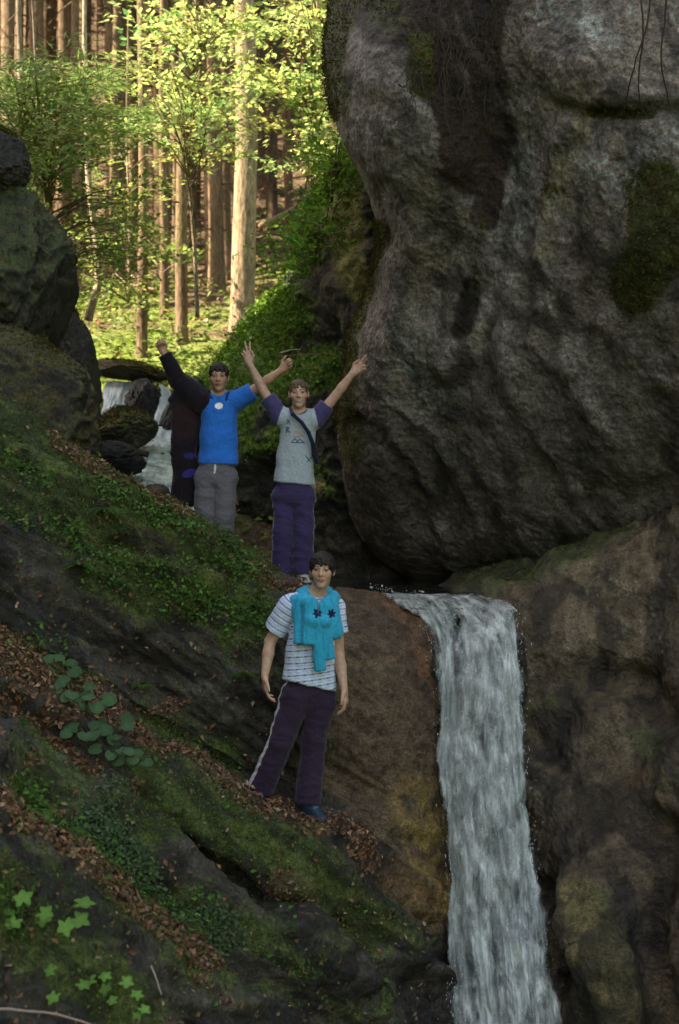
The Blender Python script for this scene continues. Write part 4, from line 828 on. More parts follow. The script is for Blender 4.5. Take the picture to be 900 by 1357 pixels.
# sticks and hanging roots
def stick(pts, r0, r1, label, name='stick', col=(.22, .16, .12), cat='stick', seed=0, group=None):
    q = catmull(np.array([P(*a) for a in pts]), np.linspace(0, len(pts) - 1, 10 * len(pts))); q = q + .006 * np.stack([fbm(q * 12, 3, seed), fbm(q * 12 + 9, 3, seed), fbm(q * 12 + 5, 3, seed)], 1)
    m = MB(); m.tube(q, np.linspace(r0, r1, len(q)), 7, col, .2, seed); o = m.build(name, M_TWIG, origin=q[0]); return tag(o, label, cat, group)
stick([(-40,1334,5.7),(20,1338,5.75),(80,1345,5.8),(130,1362,5.85)], .006, .004, 'pale thin stick lying across the bottom left corner', col=(.35,.25,.2))
stick([(200,1280,6.7),(208,1300,6.65),(214,1318,6.6)], .005, .003, 'short pale twig on the dark lower slope', col=(.32,.28,.2))
stick([(372,467,12.6),(385,464,12.6),(398,463,12.6)], .006, .003, 'short bright white stick on the green bank by the raised hand', col=(.45,.40,.32))
stick([(300,440,15.2),(345,470,14.2),(400,470,13.2),(445,468,12.6)], .008, .005, 'thin dark branch lying across the green bank', name='branch', col=(.15,.10,.06), cat='branch')
stick([(196,602,13.3),(170,597,13.35),(140,590,13.4),(108,580,13.4)], .03, .022, 'dead dark log lying by the stream below the round mossy boulder', name='log', col=(.05,.04,.03), cat='log')
stick([(345,300,22),(380,282,22.5),(420,258,23)], .05, .03, 'fallen brown branch in the wood right of the big trunk', name='branch', col=(.2,.13,.08), cat='branch')
stick([(205,385,19),(170,378,19),(140,376,19)], .03, .02, 'fallen bough on the litter left of the slim trunk', name='branch', col=(.26,.18,.12), cat='branch')
for k, (pts, lab) in enumerate([([(866,-40,8.4),(858,30,8.35),(840,90,8.4),(826,150,8.6)], 'longest bare vine hanging at the upper right'), ([(884,-40,8.3),(882,20,8.3),(876,80,8.35),(888,140,8.5)], 'bare vine hanging nearest the right edge'), ([(846,-40,8.5),(852,40,8.4),(846,110,8.5),(852,150,8.6)], 'thin bare vine hanging between the other two')]):
    stick(pts, .007, .004, lab, 'hanging_vine', (.05, .035, .025), 'vine', k, 'vines hanging at the upper right')
r = np.random.default_rng(9); m = MB()
for k in range(120):
    u0 = r.uniform(530, 665); v0 = r.uniform(-60, 120); b, nn = surf(BL, u0, v0); L = r.uniform(.12, .55); q = [b + nn * .02]
    for s in range(7): q.append(q[-1] + np.array([r.normal() * .018, -.004 + r.normal() * .01, -L / 7]) + nn * .004)
    m.tube(q, np.linspace(r.uniform(.002, .005), .001, 8), 4, np.array([.06, .042, .028]) * r.uniform(.5, 1.5), cap=False)
tag(m.build('hanging_roots', M_TWIG), 'tangle of thin brown roots hanging from the top of the boulder', 'roots', kind='stuff')
# ================================================================ PEOPLE
class SDF:
    """distance field on a grid, meshed as one continuous surface"""
    def __init__(s, lo, hi, h):
        s.lo = np.array(lo, float); s.h = h; s.n = np.ceil((np.array(hi) - lo) / h).astype(int) + 1
        s.D = np.full(s.n, 1.0, np.float32); s.ax = [s.lo[i] + h * np.arange(s.n[i]) for i in range(3)]
    def blk(s, lo, hi, m):
        a = np.clip(np.floor((np.array(lo) - m - s.lo) / s.h).astype(int), 0, s.n); b = np.clip(np.ceil((np.array(hi) + m - s.lo) / s.h).astype(int) + 1, 0, s.n)
        sl = tuple(slice(a[i], b[i]) for i in range(3)); g = np.stack(np.meshgrid(*[s.ax[i][sl[i]] for i in range(3)], indexing='ij'), -1)
        return sl, g
    def mix(s, sl, d, k, op):
        c = s.D[sl]
        if op == 'add': h = np.clip(.5 + .5 * (c - d) / k, 0, 1); s.D[sl] = c * (1 - h) + d * h - k * h * (1 - h)
        else: h = np.clip(.5 - .5 * (c + d) / k, 0, 1); s.D[sl] = c * (1 - h) - d * h + k * h * (1 - h)
    def cap(s, a, ra, b, rb, k=.02, flat=None, op='add', ends=None):
        a = np.array(a, float); b = np.array(b, float); R = max(ra, rb)
        sl, g = s.blk(np.minimum(a, b) - R, np.maximum(a, b) + R, k + .03)
        if g.size == 0: return
        q = g - a; ba = b - a
        if flat is not None:
            n, f = norm(flat[0]), flat[1]; q = q + (q @ n)[..., None] * n * (1 / f - 1); ba = ba + (ba @ n) * n * (1 / f - 1)
        t = np.clip((q @ ba) / (ba @ ba + 1e-12), 0, 1); d = np.linalg.norm(q - t[..., None] * ba, axis=-1) - (ra + (rb - ra) * t)
        if flat is not None: d = d * (.5 + .5 * flat[1])
        if ends == 'b' or ends == 'ab': d = np.maximum(d, ((g - b) @ norm(b - a)))
        if ends == 'ab': d = np.maximum(d, ((g - a) @ norm(a - b)))
        s.mix(sl, d, k, op)
    def ell(s, c, r, A=None, k=.02, op='add'):
        c = np.array(c, float); r = np.array(r, float); A = np.eye(3) if A is None else np.array(A); R = r.max()
        sl, g = s.blk(c - R, c + R, k + .03)
        if g.size == 0: return
        q = (g - c) @ A.T; k0 = np.linalg.norm(q / r, axis=-1); k1 = np.linalg.norm(q / r ** 2, axis=-1) + 1e-9; s.mix(sl, k0 * (k0 - 1) / k1, k, op)
    def plane(s, p, n):
        n = norm(n); g = (s.ax[0][:, None, None] - p[0]) * n[0] + (s.ax[1][None, :, None] - p[1]) * n[1] + (s.ax[2][None, None, :] - p[2]) * n[2]
        s.D = np.maximum(s.D, g.astype(np.float32))
    def mesh(s):
        D = s.D; ins = D < 0; nx, ny, nz = D.shape; cnt = np.zeros((nx - 1, ny - 1, nz - 1), np.int8)
        for dx in (0, 1):
            for dy in (0, 1):
                for dz in (0, 1): cnt += ins[dx:nx - 1 + dx, dy:ny - 1 + dy, dz:nz - 1 + dz]
        act = (cnt > 0) & (cnt < 8); ix = np.argwhere(act); idm = np.full(act.shape, -1, np.int64); idm[act] = np.arange(len(ix))
        acc = np.zeros((len(ix), 3)); w = np.zeros(len(ix)); cor = [(x, y, z) for x in (0, 1) for y in (0, 1) for z in (0, 1)]
        for c0 in cor:
            for ax_ in range(3):
                if c0[ax_]: continue
                c1 = list(c0); c1[ax_] = 1
                a = D[ix[:, 0] + c0[0], ix[:, 1] + c0[1], ix[:, 2] + c0[2]]; b = D[ix[:, 0] + c1[0], ix[:, 1] + c1[1], ix[:, 2] + c1[2]]
                m = (a < 0) != (b < 0); t = np.where(m, a / np.where(m, a - b, 1), 0); q = np.tile(np.array(c0, float), (len(ix), 1)); q[:, ax_] += t; acc += q * m[:, None]; w += m
        V = s.lo + (ix + acc / w[:, None]) * s.h; F = []
        for ax_ in range(3):
            o1, o2 = [(1, 2), (2, 0), (0, 1)][ax_]
            sa = [slice(1, -1)] * 3; sa[ax_] = slice(0, -1); sb = [slice(1, -1)] * 3; sb[ax_] = slice(1, None)
            A = ins[tuple(sa)]; B = ins[tuple(sb)]
            e = np.argwhere(A != B); sg = A[A != B]; off = np.array([1, 1, 1]); off[ax_] = 0; e = e + off
            u1 = np.zeros(3, int); u1[o1] = 1; u2 = np.zeros(3, int); u2[o2] = 1
            ids = [idm[tuple((e - a_ * u1 - b_ * u2).T)] for a_, b_ in ((1, 1), (0, 1), (0, 0), (1, 0))]
            q = np.stack(ids, 1); q[~sg] = q[~sg][:, ::-1]; F.append(q)
        return V, np.vstack(F)
def vnormals(V, F):
    n = np.cross(V[F[:, 2]] - V[F[:, 0]], V[F[:, 3]] - V[F[:, 1]]); N_ = np.zeros_like(V)
    for k in range(4): np.add.at(N_, F[:, k], n)
    return norm(N_)
def relax(V, F, it=2, lam=.5):
    for _ in range(it):
        S = np.zeros_like(V); c = np.zeros(len(V))
        for a, b in ((0, 1), (1, 2), (2, 3), (3, 0)):
            np.add.at(S, F[:, a], V[F[:, b]]); np.add.at(c, F[:, a], 1); np.add.at(S, F[:, b], V[F[:, a]]); np.add.at(c, F[:, b], 1)
        V = V * (1 - lam) + lam * S / np.maximum(c, 1)[:, None]
    return V
def hand(s, wrist, d, pn_, th, sc=1., curls=(.2, .2, .25, .3), spread=.12, thumb=.4, k=.006):
    """pn_: direction the palm faces; th: side the thumb leaves from"""
    d = norm(d); th = norm(th - d * np.dot(th, d)); pn_ = norm(pn_ - d * np.dot(pn_, d) - th * np.dot(pn_, th)); W = np.array(wrist, float)
    offs = [.029, .0095, -.010, -.028]; fw = [.083, .088, .084, .076]; L = [(.042, .025, .019), (.046, .028, .020), (.042, .026, .019), (.033, .020, .017)]; rr_ = [.0088, .009, .0086, .0076]
    s.cap(W - d * .01, .024 * sc, W + d * .03 * sc, .024 * sc, .012, (pn_, .65))
    for i in range(4):
        kn = W + d * fw[i] * sc + th * offs[i] * sc; s.cap(W + d * .015 * sc + th * offs[i] * .5 * sc, .017 * sc, kn, .0125 * sc, .012, (pn_, .85))
        dd = norm(d + th * offs[i] / .03 * spread); q = kn; ang = 0
        for j, l in enumerate(L[i]):
            ang += [1.35, 1.6, 1.0][j] * curls[i]; v_ = dd * cos(ang) + pn_ * sin(ang); e = q + v_ * l * sc; r0 = rr_[i] * sc * (1 - .1 * j); s.cap(q, r0, e, r0 * .9, k if j else .008); q = e
    b = W + d * .022 * sc + th * .020 * sc; t1 = norm(d * .62 + th * (.85 - .35 * thumb) + pn_ * .35 * thumb); e = b + t1 * .042 * sc; s.cap(b, .016 * sc, e, .011 * sc, .010)
    t2 = norm(d * .85 + th * (.45 - .9 * thumb) + pn_ * .55 * thumb); e2 = e + t2 * .030 * sc; s.cap(e, .0105 * sc, e2, .0095 * sc, k); t3 = norm(t2 - th * .3 * thumb); s.cap(e2, .0095 * sc, e2 + t3 * .022 * sc, .0078 * sc, k)
def head(s, C, A, sc=1.):
    """A rows: lateral, forward, up"""
    X, Y, Z = A; q = lambda x, y, z: C + (X * x + Y * y + Z * z) * sc
    s.ell(q(0, -.012, .026), np.array([.073, .092, .083]) * sc, A, .02); s.ell(q(0, .020, -.040), np.array([.055, .064, .070]) * sc, A, .03)
    s.ell(q(0, .058, -.096), np.array([.024, .020, .018]) * sc, A, .025)
    for g in (-1, 1):
        s.ell(q(g * .040, .050, -.022), np.array([.022, .024, .022]) * sc, A, .02)
        s.ell(q(g * .031, .101, .010), np.array([.020, .015, .012]) * sc, A, .012, 'sub'); s.ell(q(g * .031, .074, .007), np.array([.0135, .0135, .0125]) * sc, A, .004)
        s.ell(q(g * .075, -.006, -.004), np.array([.010, .020, .031]) * sc, A, .006); s.ell(q(g * .084, .004, -.002), np.array([.007, .010, .018]) * sc, A, .005, 'sub')
        s.cap(q(g * .048, .068, .027), .007 * sc, q(g * .014, .083, .027), .008 * sc, .012)
    s.cap(q(0, .086, .012), .008 * sc, q(0, .103, -.026), .0125 * sc, .010); s.cap(q(-.012, .090, -.030), .008 * sc, q(.012, .090, -.030), .008 * sc, .006)
    s.ell(q(0, .083, -.054), np.array([.023, .011, .0065]) * sc, A, .006); s.ell(q(0, .081, -.065), np.array([.020, .011, .007]) * sc, A, .006)
def skin_color(V, C, A, sc, tone, smile=0):
    l = ((V - C) @ np.array(A).T) / sc; x, y, z = l.T; n = fbm(V * 14, 3, 5); c = np.tile(tone, (len(V), 1)) * (1 + .10 * n[:, None])
    front = (y > .045) & (np.abs(x) < .075)
    ch = np.exp(-(((np.abs(x) - .042) / .02) ** 2 + ((z + .03) / .02) ** 2)) * front; c = mixc(c, np.array(tone) * (1.05, .72, .66), ch * .55)
    eye = front & (((np.abs(x) - .031) / .0135) ** 2 + ((z - .006) / .0060) ** 2 < 1); c[eye] = (.20, .165, .14)
    iris = front & ((np.abs(x) - .031) ** 2 + (z - .006) ** 2 < .0062 ** 2); c[iris] = (.03, .018, .012)
    lid = front & (((np.abs(x) - .031) / .017) ** 2 + ((z - .0135) / .0030) ** 2 < 1); c[lid] = np.array(tone) * .45
    brow = front & (np.abs(x) > .013) & (np.abs(x) < .049) & (np.abs(z - .028 + .12 * np.abs(np.abs(x) - .03)) < .0042); c[brow] = np.array(tone) * .3
    lip = front & ((x / .025) ** 2 + ((z + .0595 - smile * 12 * x * x) / .0095) ** 2 < 1); c[lip] = np.array(tone) * (.95, .62, .60)
    if smile:
        tt = front & ((x / .021) ** 2 + ((z + .0595 - smile * 12 * x * x) / .0042) ** 2 < 1); c[tt] = (.62, .58, .52)
    else:
        ml = front & (np.abs(x) < .022) & (np.abs(z + .0595) < .0018); c[ml] = np.array(tone) * (.4, .25, .25)
    return c
def hair(s, C, A, sc, fringe, side, vol=.012, down=0):
    X, Y, Z = A; q = lambda x, y, z: C + (X * x + Y * y + Z * z) * sc
    s.ell(q(0, -.014, .030), (np.array([.071, .091, .082]) + vol) * sc, A, .01)
    if down: s.ell(q(0, -.040, -.02), (np.array([.070, .060, .075]) + vol) * sc, A, .02)
    s.ell(q(0, .090, -.052 + fringe), np.array([.067, .082, .092]) * sc, A, .008, 'sub')
    s.ell(q(0, .06, -.10), np.array([.12, .09, .085 + side]) * sc, A, .008, 'sub')
M_SKIN = col_mat('skin', .5, .35, bump=.05, bscale=40)
_b = M_SKIN.node_tree.nodes['Principled BSDF']; _b.inputs['Subsurface Weight'].default_value = .12; _b.inputs['Subsurface Radius'].default_value = (.02, .008, .004); _b.inputs['Subsurface Scale'].default_value = .4
M_CLOTH = col_mat('cloth', .85, .15, sheen=.15, bump=.25, bscale=90); M_HAIR = col_mat('hair', .55, .3, bump=.4, bscale=120); M_SHOE = col_mat('shoe', .5, .4, bump=.1)

def wrinkle(V, F, amp, sc, seed, ridge=True):
    n = vnormals(V, F); return V + n * (amp * fbm(V * np.array(sc), 4, seed, ridge=ridge))[:, None]
def build_person(label, J, dims, look, shoe_dirs, hands, hair_a, tone, hairc, smile, base, h=.0048):
    t = empty('person', base, label, 'person'); X, Y, Z = look; A = [norm(X), norm(Y), norm(Z)]; C = J['head']; sc = dims['head']; f = dims['fwd']; g = dims['k']
    pts = np.array([v_ for v_ in J.values()]); s = SDF(pts.min(0) - .24, pts.max(0) + .24, h)
    head(s, C, A, sc)
    s.cap(C - A[2] * .065 * sc - A[1] * .022 * sc, .050 * g, J['neck'], .054 * g, .025)
    for q in 'LR':
        S_, E, W = J['sh' + q], J['el' + q], J['wr' + q]
        s.cap(J['neck'], .050 * g, S_, .050 * g, .03, (f, .8)); s.cap(S_, .050 * g, E, .036 * g, .02); M_ = E + (W - E) * .35; s.cap(E, .036 * g, M_, .037 * g, .012); s.cap(M_, .037 * g, W, .024 * g, .012)
        s.cap(J['hip' + q], .070 * g, J['kn' + q], .054 * g, .03); K, N_ = J['kn' + q], J['an' + q]; M_ = K + (N_ - K) * .35; s.cap(K, .052 * g, M_, .052 * g, .02); s.cap(M_, .052 * g, N_, .034 * g, .02)
        fd = shoe_dirs[q]; s.cap(N_ + [0, 0, -.05 * g], .032 * g, N_ + fd * .09 * g + np.array([0, 0, -.062 * g]), .022 * g, .02)
        d, p_, th, cu, spd, tm = hands[q]; hand(s, W, np.array(d, float), np.array(p_, float), np.array(th, float), g * 1.02, cu, spd, tm)
    ch = (J['shL'] + J['shR']) / 2 + [0, 0, -.10 * g]; wa = (ch + J['pel']) / 2 + [0, 0, -.03]
    s.cap(J['shL'] * .8 + J['shR'] * .2, .07 * g, J['shR'] * .8 + J['shL'] * .2, .07 * g, .04, (f, .9)); s.cap(ch, .135 * g, wa, .115 * g, .05, (f, .68)); s.cap(wa, .11 * g, J['pel'], .105 * g, .05, (f, .7))
    s.cap(J['hipL'], .078 * g, J['hipR'], .078 * g, .03, (f, .9))
    V, F = s.mesh(); V = relax(V, F, 1, .35); mk('body', V, F, M_SKIN, t, col=skin_color(V, C, A, sc, tone, smile))
    s = SDF(C - .17, C + .17, .0042); hair(s, C, A, sc, *hair_a)
    rh = np.random.default_rng(int(abs(C[0]) * 1000)); nf = dims.get('fringe', 16)
    for k in range(nf):                                # locks over the forehead and temples
        a = rh.uniform(-.062, .062); L = dims.get('fl', .022) * rh.uniform(.5, 1.2); y0 = .080 * math.sqrt(max(.05, 1 - (a / .075) ** 2)); q = lambda x, y, z: C + (A[0] * x + A[1] * y + A[2] * z) * sc
        s.cap(q(a, y0 - .012, .078), .008, q(a + rh.normal() * .008, y0 + .002, .064 - L), .004, .006)
    V, F = s.mesh()
    l = (V - C) @ np.array(A).T; V = wrinkle(V, F, .005, (55, 55, 55), 5); V = V + vnormals(V, F) * (.005 * fbm(np.stack([l[:, 0] * 160, l[:, 1] * 30, l[:, 2] * 30], 1), 3, 8))[:, None]
    mk('hair', V, F, M_HAIR, t, col=np.tile(hairc, (len(V), 1)) * (1 + .5 * fbm(V * 60, 3, 4)[:, None]))
    for q in 'LR':
        N_, fd = J['an' + q], norm(shoe_dirs[q]); zz = np.array([0, 0, 1.]); sl = N_ + [0, 0, -.085 * g]; s = SDF(sl - .26, sl + .26, .005); lat = np.cross(fd, zz)
        s.cap(sl - fd * .055 * g, .040 * g, sl + fd * .14 * g, .046 * g, .02, (zz, .55)); s.cap(N_ + [0, 0, .01], .047 * g, sl + [0, 0, .015], .048 * g, .02); s.cap(N_ + fd * .02 + [0, 0, -.03], .042 * g, sl + fd * .13 * g + [0, 0, .012], .034 * g, .03, (zz, .8))
        s.plane(sl - zz * .024 * g, -zz); V, F = s.mesh(); zr = (V - sl) @ zz; xr = (V - sl) @ fd; c = np.tile(dims['shoe' + q], (len(V), 1)); c[zr < -.008] = dims['sole']
        lc = (np.abs((V - sl) @ lat) < .022) & (zr > .02) & (xr > .01) & (xr < .09) & (np.sin(xr * 420) > .3); c[lc] = dims['lace']; 
        lowf = (zr < -.008)[F].all(1); up_o = mk('shoe', V, F[~lowf], M_SHOE, t, col=c); mk('sole', V, F[lowf], M_SHOE, up_o, col=c)
    return t, A
def garment(name, t, prims, lo_hi, h, colf, planes=(), wr=(.006, (9, 9, 5), 3), relaxn=1):
    s = SDF(lo_hi[0], lo_hi[1], h)
    for a in prims:
        if a[0] == 'c': s.cap(*a[1:])
        elif a[0] == 's': s.cap(*a[1:], op='sub')
        else: s.ell(*a[1:])
    for p_, n_ in planes: s.plane(p_, n_)
    V, F = s.mesh(); V = relax(V, F, relaxn, .4); V2 = wrinkle(V, F, *wr)
    mk(name, V2, F, M_CLOTH, t, col=colf(V)); return V2
def tee(J, f, g, hemL, hemR, slL, slR, w=(.155, .150, .155), dd=.74, infl=1.0, mid=None):
    ch = (J['shL'] + J['shR']) / 2 + [0, 0, -.10 * g]; pl = (hemL + hemR) / 2; mid = (ch + pl) / 2 if mid is None else mid
    pr = [('c', J['shL'] * .82 + J['shR'] * .18, .078 * g, J['shR'] * .82 + J['shL'] * .18, .078 * g, .03, (f, .95)), ('c', ch, w[0] * g, mid, w[1] * g, .04, (f, dd)), ('c', mid, w[1] * g, pl - [0, 0, .10], w[2] * g, .03, (f, dd)),
          ('c', J['neck'] + [0, 0, -.010], .056 * g, ch, .09 * g, .03, (f, .9))]
    for S_, e, r0, r1 in ((J['shL'], *slL), (J['shR'], *slR)): pr.append(('c', S_, r0 * g, e, r1 * g, .025, None, 'add', 'b'))
    pr.append(('s', J['neck'] + [0, 0, .045], .050 * g, J['neck'] + f * .03 + [0, 0, .03], .052 * g, .008))
    return pr
def hemplane(hemL, hemR, f, drop=0):
    a = norm(hemR - hemL); n = np.cross(a, norm(f)); n = n if n[2] < 0 else -n; return (hemL, n)

# ---------- teenager in front
Df = 9.0
def Q(u, v, dd=0, D=Df): return P(u, v, D + dd)
f = norm(np.array([.32, -.95, 0]))
J = dict(head=Q(427, 756, -.05), neck=Q(419, 789, .01), shL=Q(385, 803, -.03), shR=Q(444, 804, .05), elL=Q(358, 850, .0), elR=Q(449, 867, .05), wrL=Q(351, 896, -.08), wrR=Q(456, 912, -.03),
         pel=Q(409, 908, .01), hipL=Q(392, 925, -.02), hipR=Q(424, 927, .03), knL=Q(371, 985, -.06), knR=Q(415, 990, .0), anL=Q(347, 1042, .0), anR=Q(408, 1060, -.04))
fwdh = norm(np.array([-.06, -1, .02])); up = norm(np.array([.05, .02, 1])); lat = norm(np.cross(up, fwdh)) * -1; lat = norm(np.cross(fwdh, up)); up = np.cross(lat, fwdh)
hl = dict(L=((.05, -.25, -1), (.75, .3, 0), (.2, -1, -.1), (.22, .28, .32, .36), .05, .3), R=((.15, -.2, -1), (-.8, .2, 0), (-.2, -1, -.1), (.28, .32, .36, .4), .05, .3))
dims = dict(fringe=26, fl=.034, head=.97, k=1.0, fwd=f, shoeL=(.010, .018, .03), shoeR=(.012, .032, .055), sole=(.02, .02, .03), lace=(.12, .2, .28))
t, A = build_person('teenager in a striped shirt with a turquoise jacket round the neck, on the leafy ledge', J, dims, (lat, fwdh, up), dict(L=norm(np.array([-.15, -1, -.05])), R=norm(np.array([.68, -.73, -.14]))), hl,
   (.012, .035, .012, 0), (.52, .31, .21), (.018, .011, .008), 0, Q(385, 1066))
hemL, hemR = Q(368, 897, -.02), Q(448, 916, .02)
pr = tee(J, f, 1.0, hemL, hemR, (Q(364, 836, 0), .072, .070), (Q(449, 838, .05), .06, .055), (.145, .145, .184), .70)
tax = norm(J['neck'] - J['pel'] + np.array([.03, 0, 0]))
def cshirt(V):
    hgt = (V - J['pel']) @ norm(np.array([-.10, 0, 1.])) ; c = np.tile((.58, .66, .80), (len(V), 1)) * (1 + .05 * fbm(V * 8, 3, 2)[:, None])
    sleeve = (V[:, 0] < J['shL'][0] + .01) & (V[:, 2] > Q(0, 842)[2]); sd = norm(Q(364, 836) - J['shL']); hg = np.where(sleeve, (V - J['shL']) @ sd, hgt)
    m = ((hg / .038) % 1) < .17; c[m] = (.10, .13, .20); m = (((hg / .038) + .4) % 1 < .08); c[m] = (.32, .40, .60); return c
lo, hi = Q(340, 930)-.15, Q(470, 770)+.15; lo[1] = Df - .35; hi[1] = Df + .35
garment('striped_shirt', t, pr, (lo, hi), .0048, cshirt, [hemplane(hemL, hemR, f)], (.011, (7, 7, 6), 3))
def legs(J, g, r, cuff, f, waist, pelr=.135, hem=None):
    pr = [('c', waist + np.array([0, 0, .05]), pelr * g, J['pel'] + [0, 0, -.05], (pelr + .005) * g, .03, (f, .74)), ('c', J['hipL'], .10 * g, J['hipR'], .10 * g, .03, (f, .95))]
    for q in 'LR':
        K, N_ = J['kn' + q], J['an' + q]; e = N_ + (N_ - K) * cuff; pr.append(('c', J['hip' + q], r[0] * g, K, r[1] * g, .010)); pr.append(('c', K, r[1] * g, e, r[2] * g, .008, None, 'add', 'b'))
    return pr
def stripe_col(V, J, base, side, sc_, f, wid=.016, q='L', off=.012):
    c = np.tile(base, (len(V), 1)) * (1 + .15 * fbm(V * 6, 3, 3)[:, None]); H, K, N_ = J['hip' + q], J['kn' + q], J['an' + q]; la = np.cross(norm(f), [0, 0, 1.]); la = la if la[0] * side > 0 else -la
    z = V[:, 2]; ax_ = np.where((z > K[2])[:, None], H + (K - H) * np.clip((z - H[2]) / (K[2] - H[2]), -.6, 1)[:, None], K + (N_ - K) * np.clip((z - K[2]) / (N_[2] - K[2]), 0, 1.3)[:, None])
    r_ = V - ax_; fr = r_ @ norm(f); sd = r_ @ la; c[(np.abs(fr - off) < wid) & (sd > .0)] = sc_; return c
pr = legs(J, 1.0, (.092, .072, .076), .06, f, J['pel'] + [0, 0, .05])
lo, hi = Q(310, 1110)-.05, Q(460, 860)+.05; lo[1] = Df - .4; hi[1] = Df + .4
garment('tracksuit_trousers', t, pr, (lo, hi), .0052, lambda V: stripe_col(V, J, (.030, .017, .036), -1, (.55, .50, .50), norm(f + [-.45, 0, 0]), .020, 'L', .030), (), (.014, (6, 6, 9), 7), 1)
JD = -.16
pr = [('c', Q(401, 797, JD + .03), .045, Q(400, 852, JD + .02), .048, .02, (f, .5), 'add', 'b'), ('c', Q(411, 800, JD), .045, Q(410, 853, JD - .01), .042, .02, (f, .55), 'add', 'b'),
      ('c', Q(392, 797, JD + .09), .040, Q(399, 820, JD + .05), .045, .03, (f, .8)), ('c', Q(437, 799, JD + .06), .048, Q(446, 838, JD + .06), .042, .02, (f, .6)), ('c', Q(431, 803, JD + .03), .035, Q(434, 842, JD + .02), .035, .02, (f, .6)),
      ('c', Q(420, 818, JD - .02), .022, Q(424, 888, JD + .01), .036, .014, (f, .6), 'add', 'b'), ('c', Q(430, 822, JD), .026, Q(437, 873, JD + .02), .032, .014, (f, .6), 'add', 'b'),
      ('c', Q(402, 789, .0), .043, Q(408, 786, .07), .040, .02), ('c', Q(408, 786, .07), .040, Q(432, 786, .09), .038, .02), ('c', Q(432, 786, .09), .038, Q(440, 793, .03), .042, .02),
      ('c', Q(402, 789, .0), .043, Q(404, 800, JD + .04), .042, .02), ('c', Q(440, 793, .03), .042, Q(437, 802, JD + .07), .040, .02), ('c', Q(412, 822, JD - .02), .03, Q(432, 824, JD), .028, .02)]
def cj(V):
    uu = V[:, 0] / V[:, 1] * FPX + 450; vv = 678.5 - V[:, 2] / V[:, 1] * FPX; c = np.tile((.0, .34, .52), (len(V), 1)) * (1 + .12 * fbm(V * 7, 3, 2)[:, None]); fr = V[:, 1] < Df - .05
    for a, b, w in ((420.5, 812.5, 5.4), (439, 813, 4.6)): c[fr & (np.hypot(uu - a, (vv - b) * .88) + 1.2 * np.sin(6 * np.arctan2(vv - b, uu - a)) < w)] = (.008, .012, .05)
    return c
lo, hi = Q(375, 905)-.05, Q(462, 775)+.08; lo[1] = Df - .33; hi[1] = Df + .2
garment('jacket', t, pr, (lo, hi), .0045, cj, (), (.010, (34, 34, 5), 11), 1)

# ---------- boy in the grey shirt
Dg = 10.6; g = .92; f = norm(np.array([.05, -1, 0])); Q = lambda u, v, dd=0, D=Dg: P(u, v, D + dd)
J = dict(head=Q(396, 522, -.05), neck=Q(395, 549, .0), shL=Q(372, 554, .0), shR=Q(419, 556, .0), elL=Q(348, 516, -.02), elR=Q(445, 524, -.03), wrL=Q(331, 482, -.06), wrR=Q(468, 494, -.08),
         pel=Q(389, 645, .0), hipL=Q(377, 658, .0), hipR=Q(402, 659, .0), knL=Q(375, 704, -.03), knR=Q(402.5, 706, -.03), anL=Q(374, 755, .0), anR=Q(401, 757, -.03))
fwdh = norm(np.array([.02, -1, .0])); up = norm(np.array([-.02, .0, 1])); lat = norm(np.cross(fwdh, up)); up = np.cross(lat, fwdh)
hl = dict(L=((-.33, -.05, 1), (0, -1, 0), (1, 0, .3), (.0, .0, .75, .8), .35, .6), R=((.80, -.1, .62), (.1, -1, 0), (-.6, 0, .8), (.05, .35, .7, .7), .2, .5))
dims = dict(head=.93, k=g, fwd=f, shoeL=(.12, .07, .045), shoeR=(.45, .43, .40), sole=(.35, .33, .3), lace=(.3, .28, .25))
t, A = build_person('smiling boy in a grey shirt with purple sleeves and dark strap, both arms raised', J, dims, (lat, fwdh, up), dict(L=norm(np.array([-.2, -1, -.1])), R=norm(np.array([.25, -1, -.1]))), hl,
   (.027, .030, .004, 0), (.54, .32, .23), (.11, .068, .038), .14, Q(388, 772))
hemL, hemR = Q(357, 637, .0), Q(420, 643, .0)
pr = tee(J, f, g, hemL, hemR, (Q(355.5, 527, -.01), .068, .060), (Q(433, 537, -.015), .068, .058), (.134, .140, .176), .68)
def cg(V):
    c = np.tile((.34, .39, .42), (len(V), 1)) * (1 + .05 * fbm(V * 9, 3, 2)[:, None]); uu = V[:, 0] / V[:, 1] * FPX + 450; vv = 678.5 - V[:, 2] / V[:, 1] * FPX
    sl = (uu < 374 - (vv - 540) * .30) & (vv < 572) | (uu > 417 + (vv - 540) * .18) & (vv < 565); c[sl] = (.060, .050, .14)
    neck = ((uu - 395.5) / 11.5) ** 2 + ((vv - 544) / 6) ** 2 < 1; c[neck] = (.10, .09, .18); fr = V[:, 1] < Dg - .03
    def seg(a, b, w, col): c[fr & (stroke(uu, vv, [a, b], w) > .45)] = col
    dk = (.07, .10, .14)
    for a, b in (((380.5,556),(384.5,561)), ((384.5,556),(380.5,561)), ((380.5,566),(380.5,573)), ((380.5,566),(384,567.5)), ((384,567.5),(381,570)), ((381,570),(384.5,573))): seg(a, b, .9, dk)
    seg((392,572), (398,576), 3.0, (.42,.30,.28)); seg((389,570), (400,569), .7, (.5,.36,.33)); seg((389,579), (402,578), .8, (.30,.20,.22))
    for a, b in (((387,586),(391,581)), ((391,581),(394,586)), ((394,586),(397,582)), ((397,582),(402,586)), ((387,586.5),(403,586.5)), ((405,604),(411,612)), ((407,611),(412,606))): seg(a, b, .9, (.05,.12,.17))
    return c
lo, hi = Q(330, 665)-.05, Q(450, 500)+.05; lo[1] = Dg - .3; hi[1] = Dg + .3
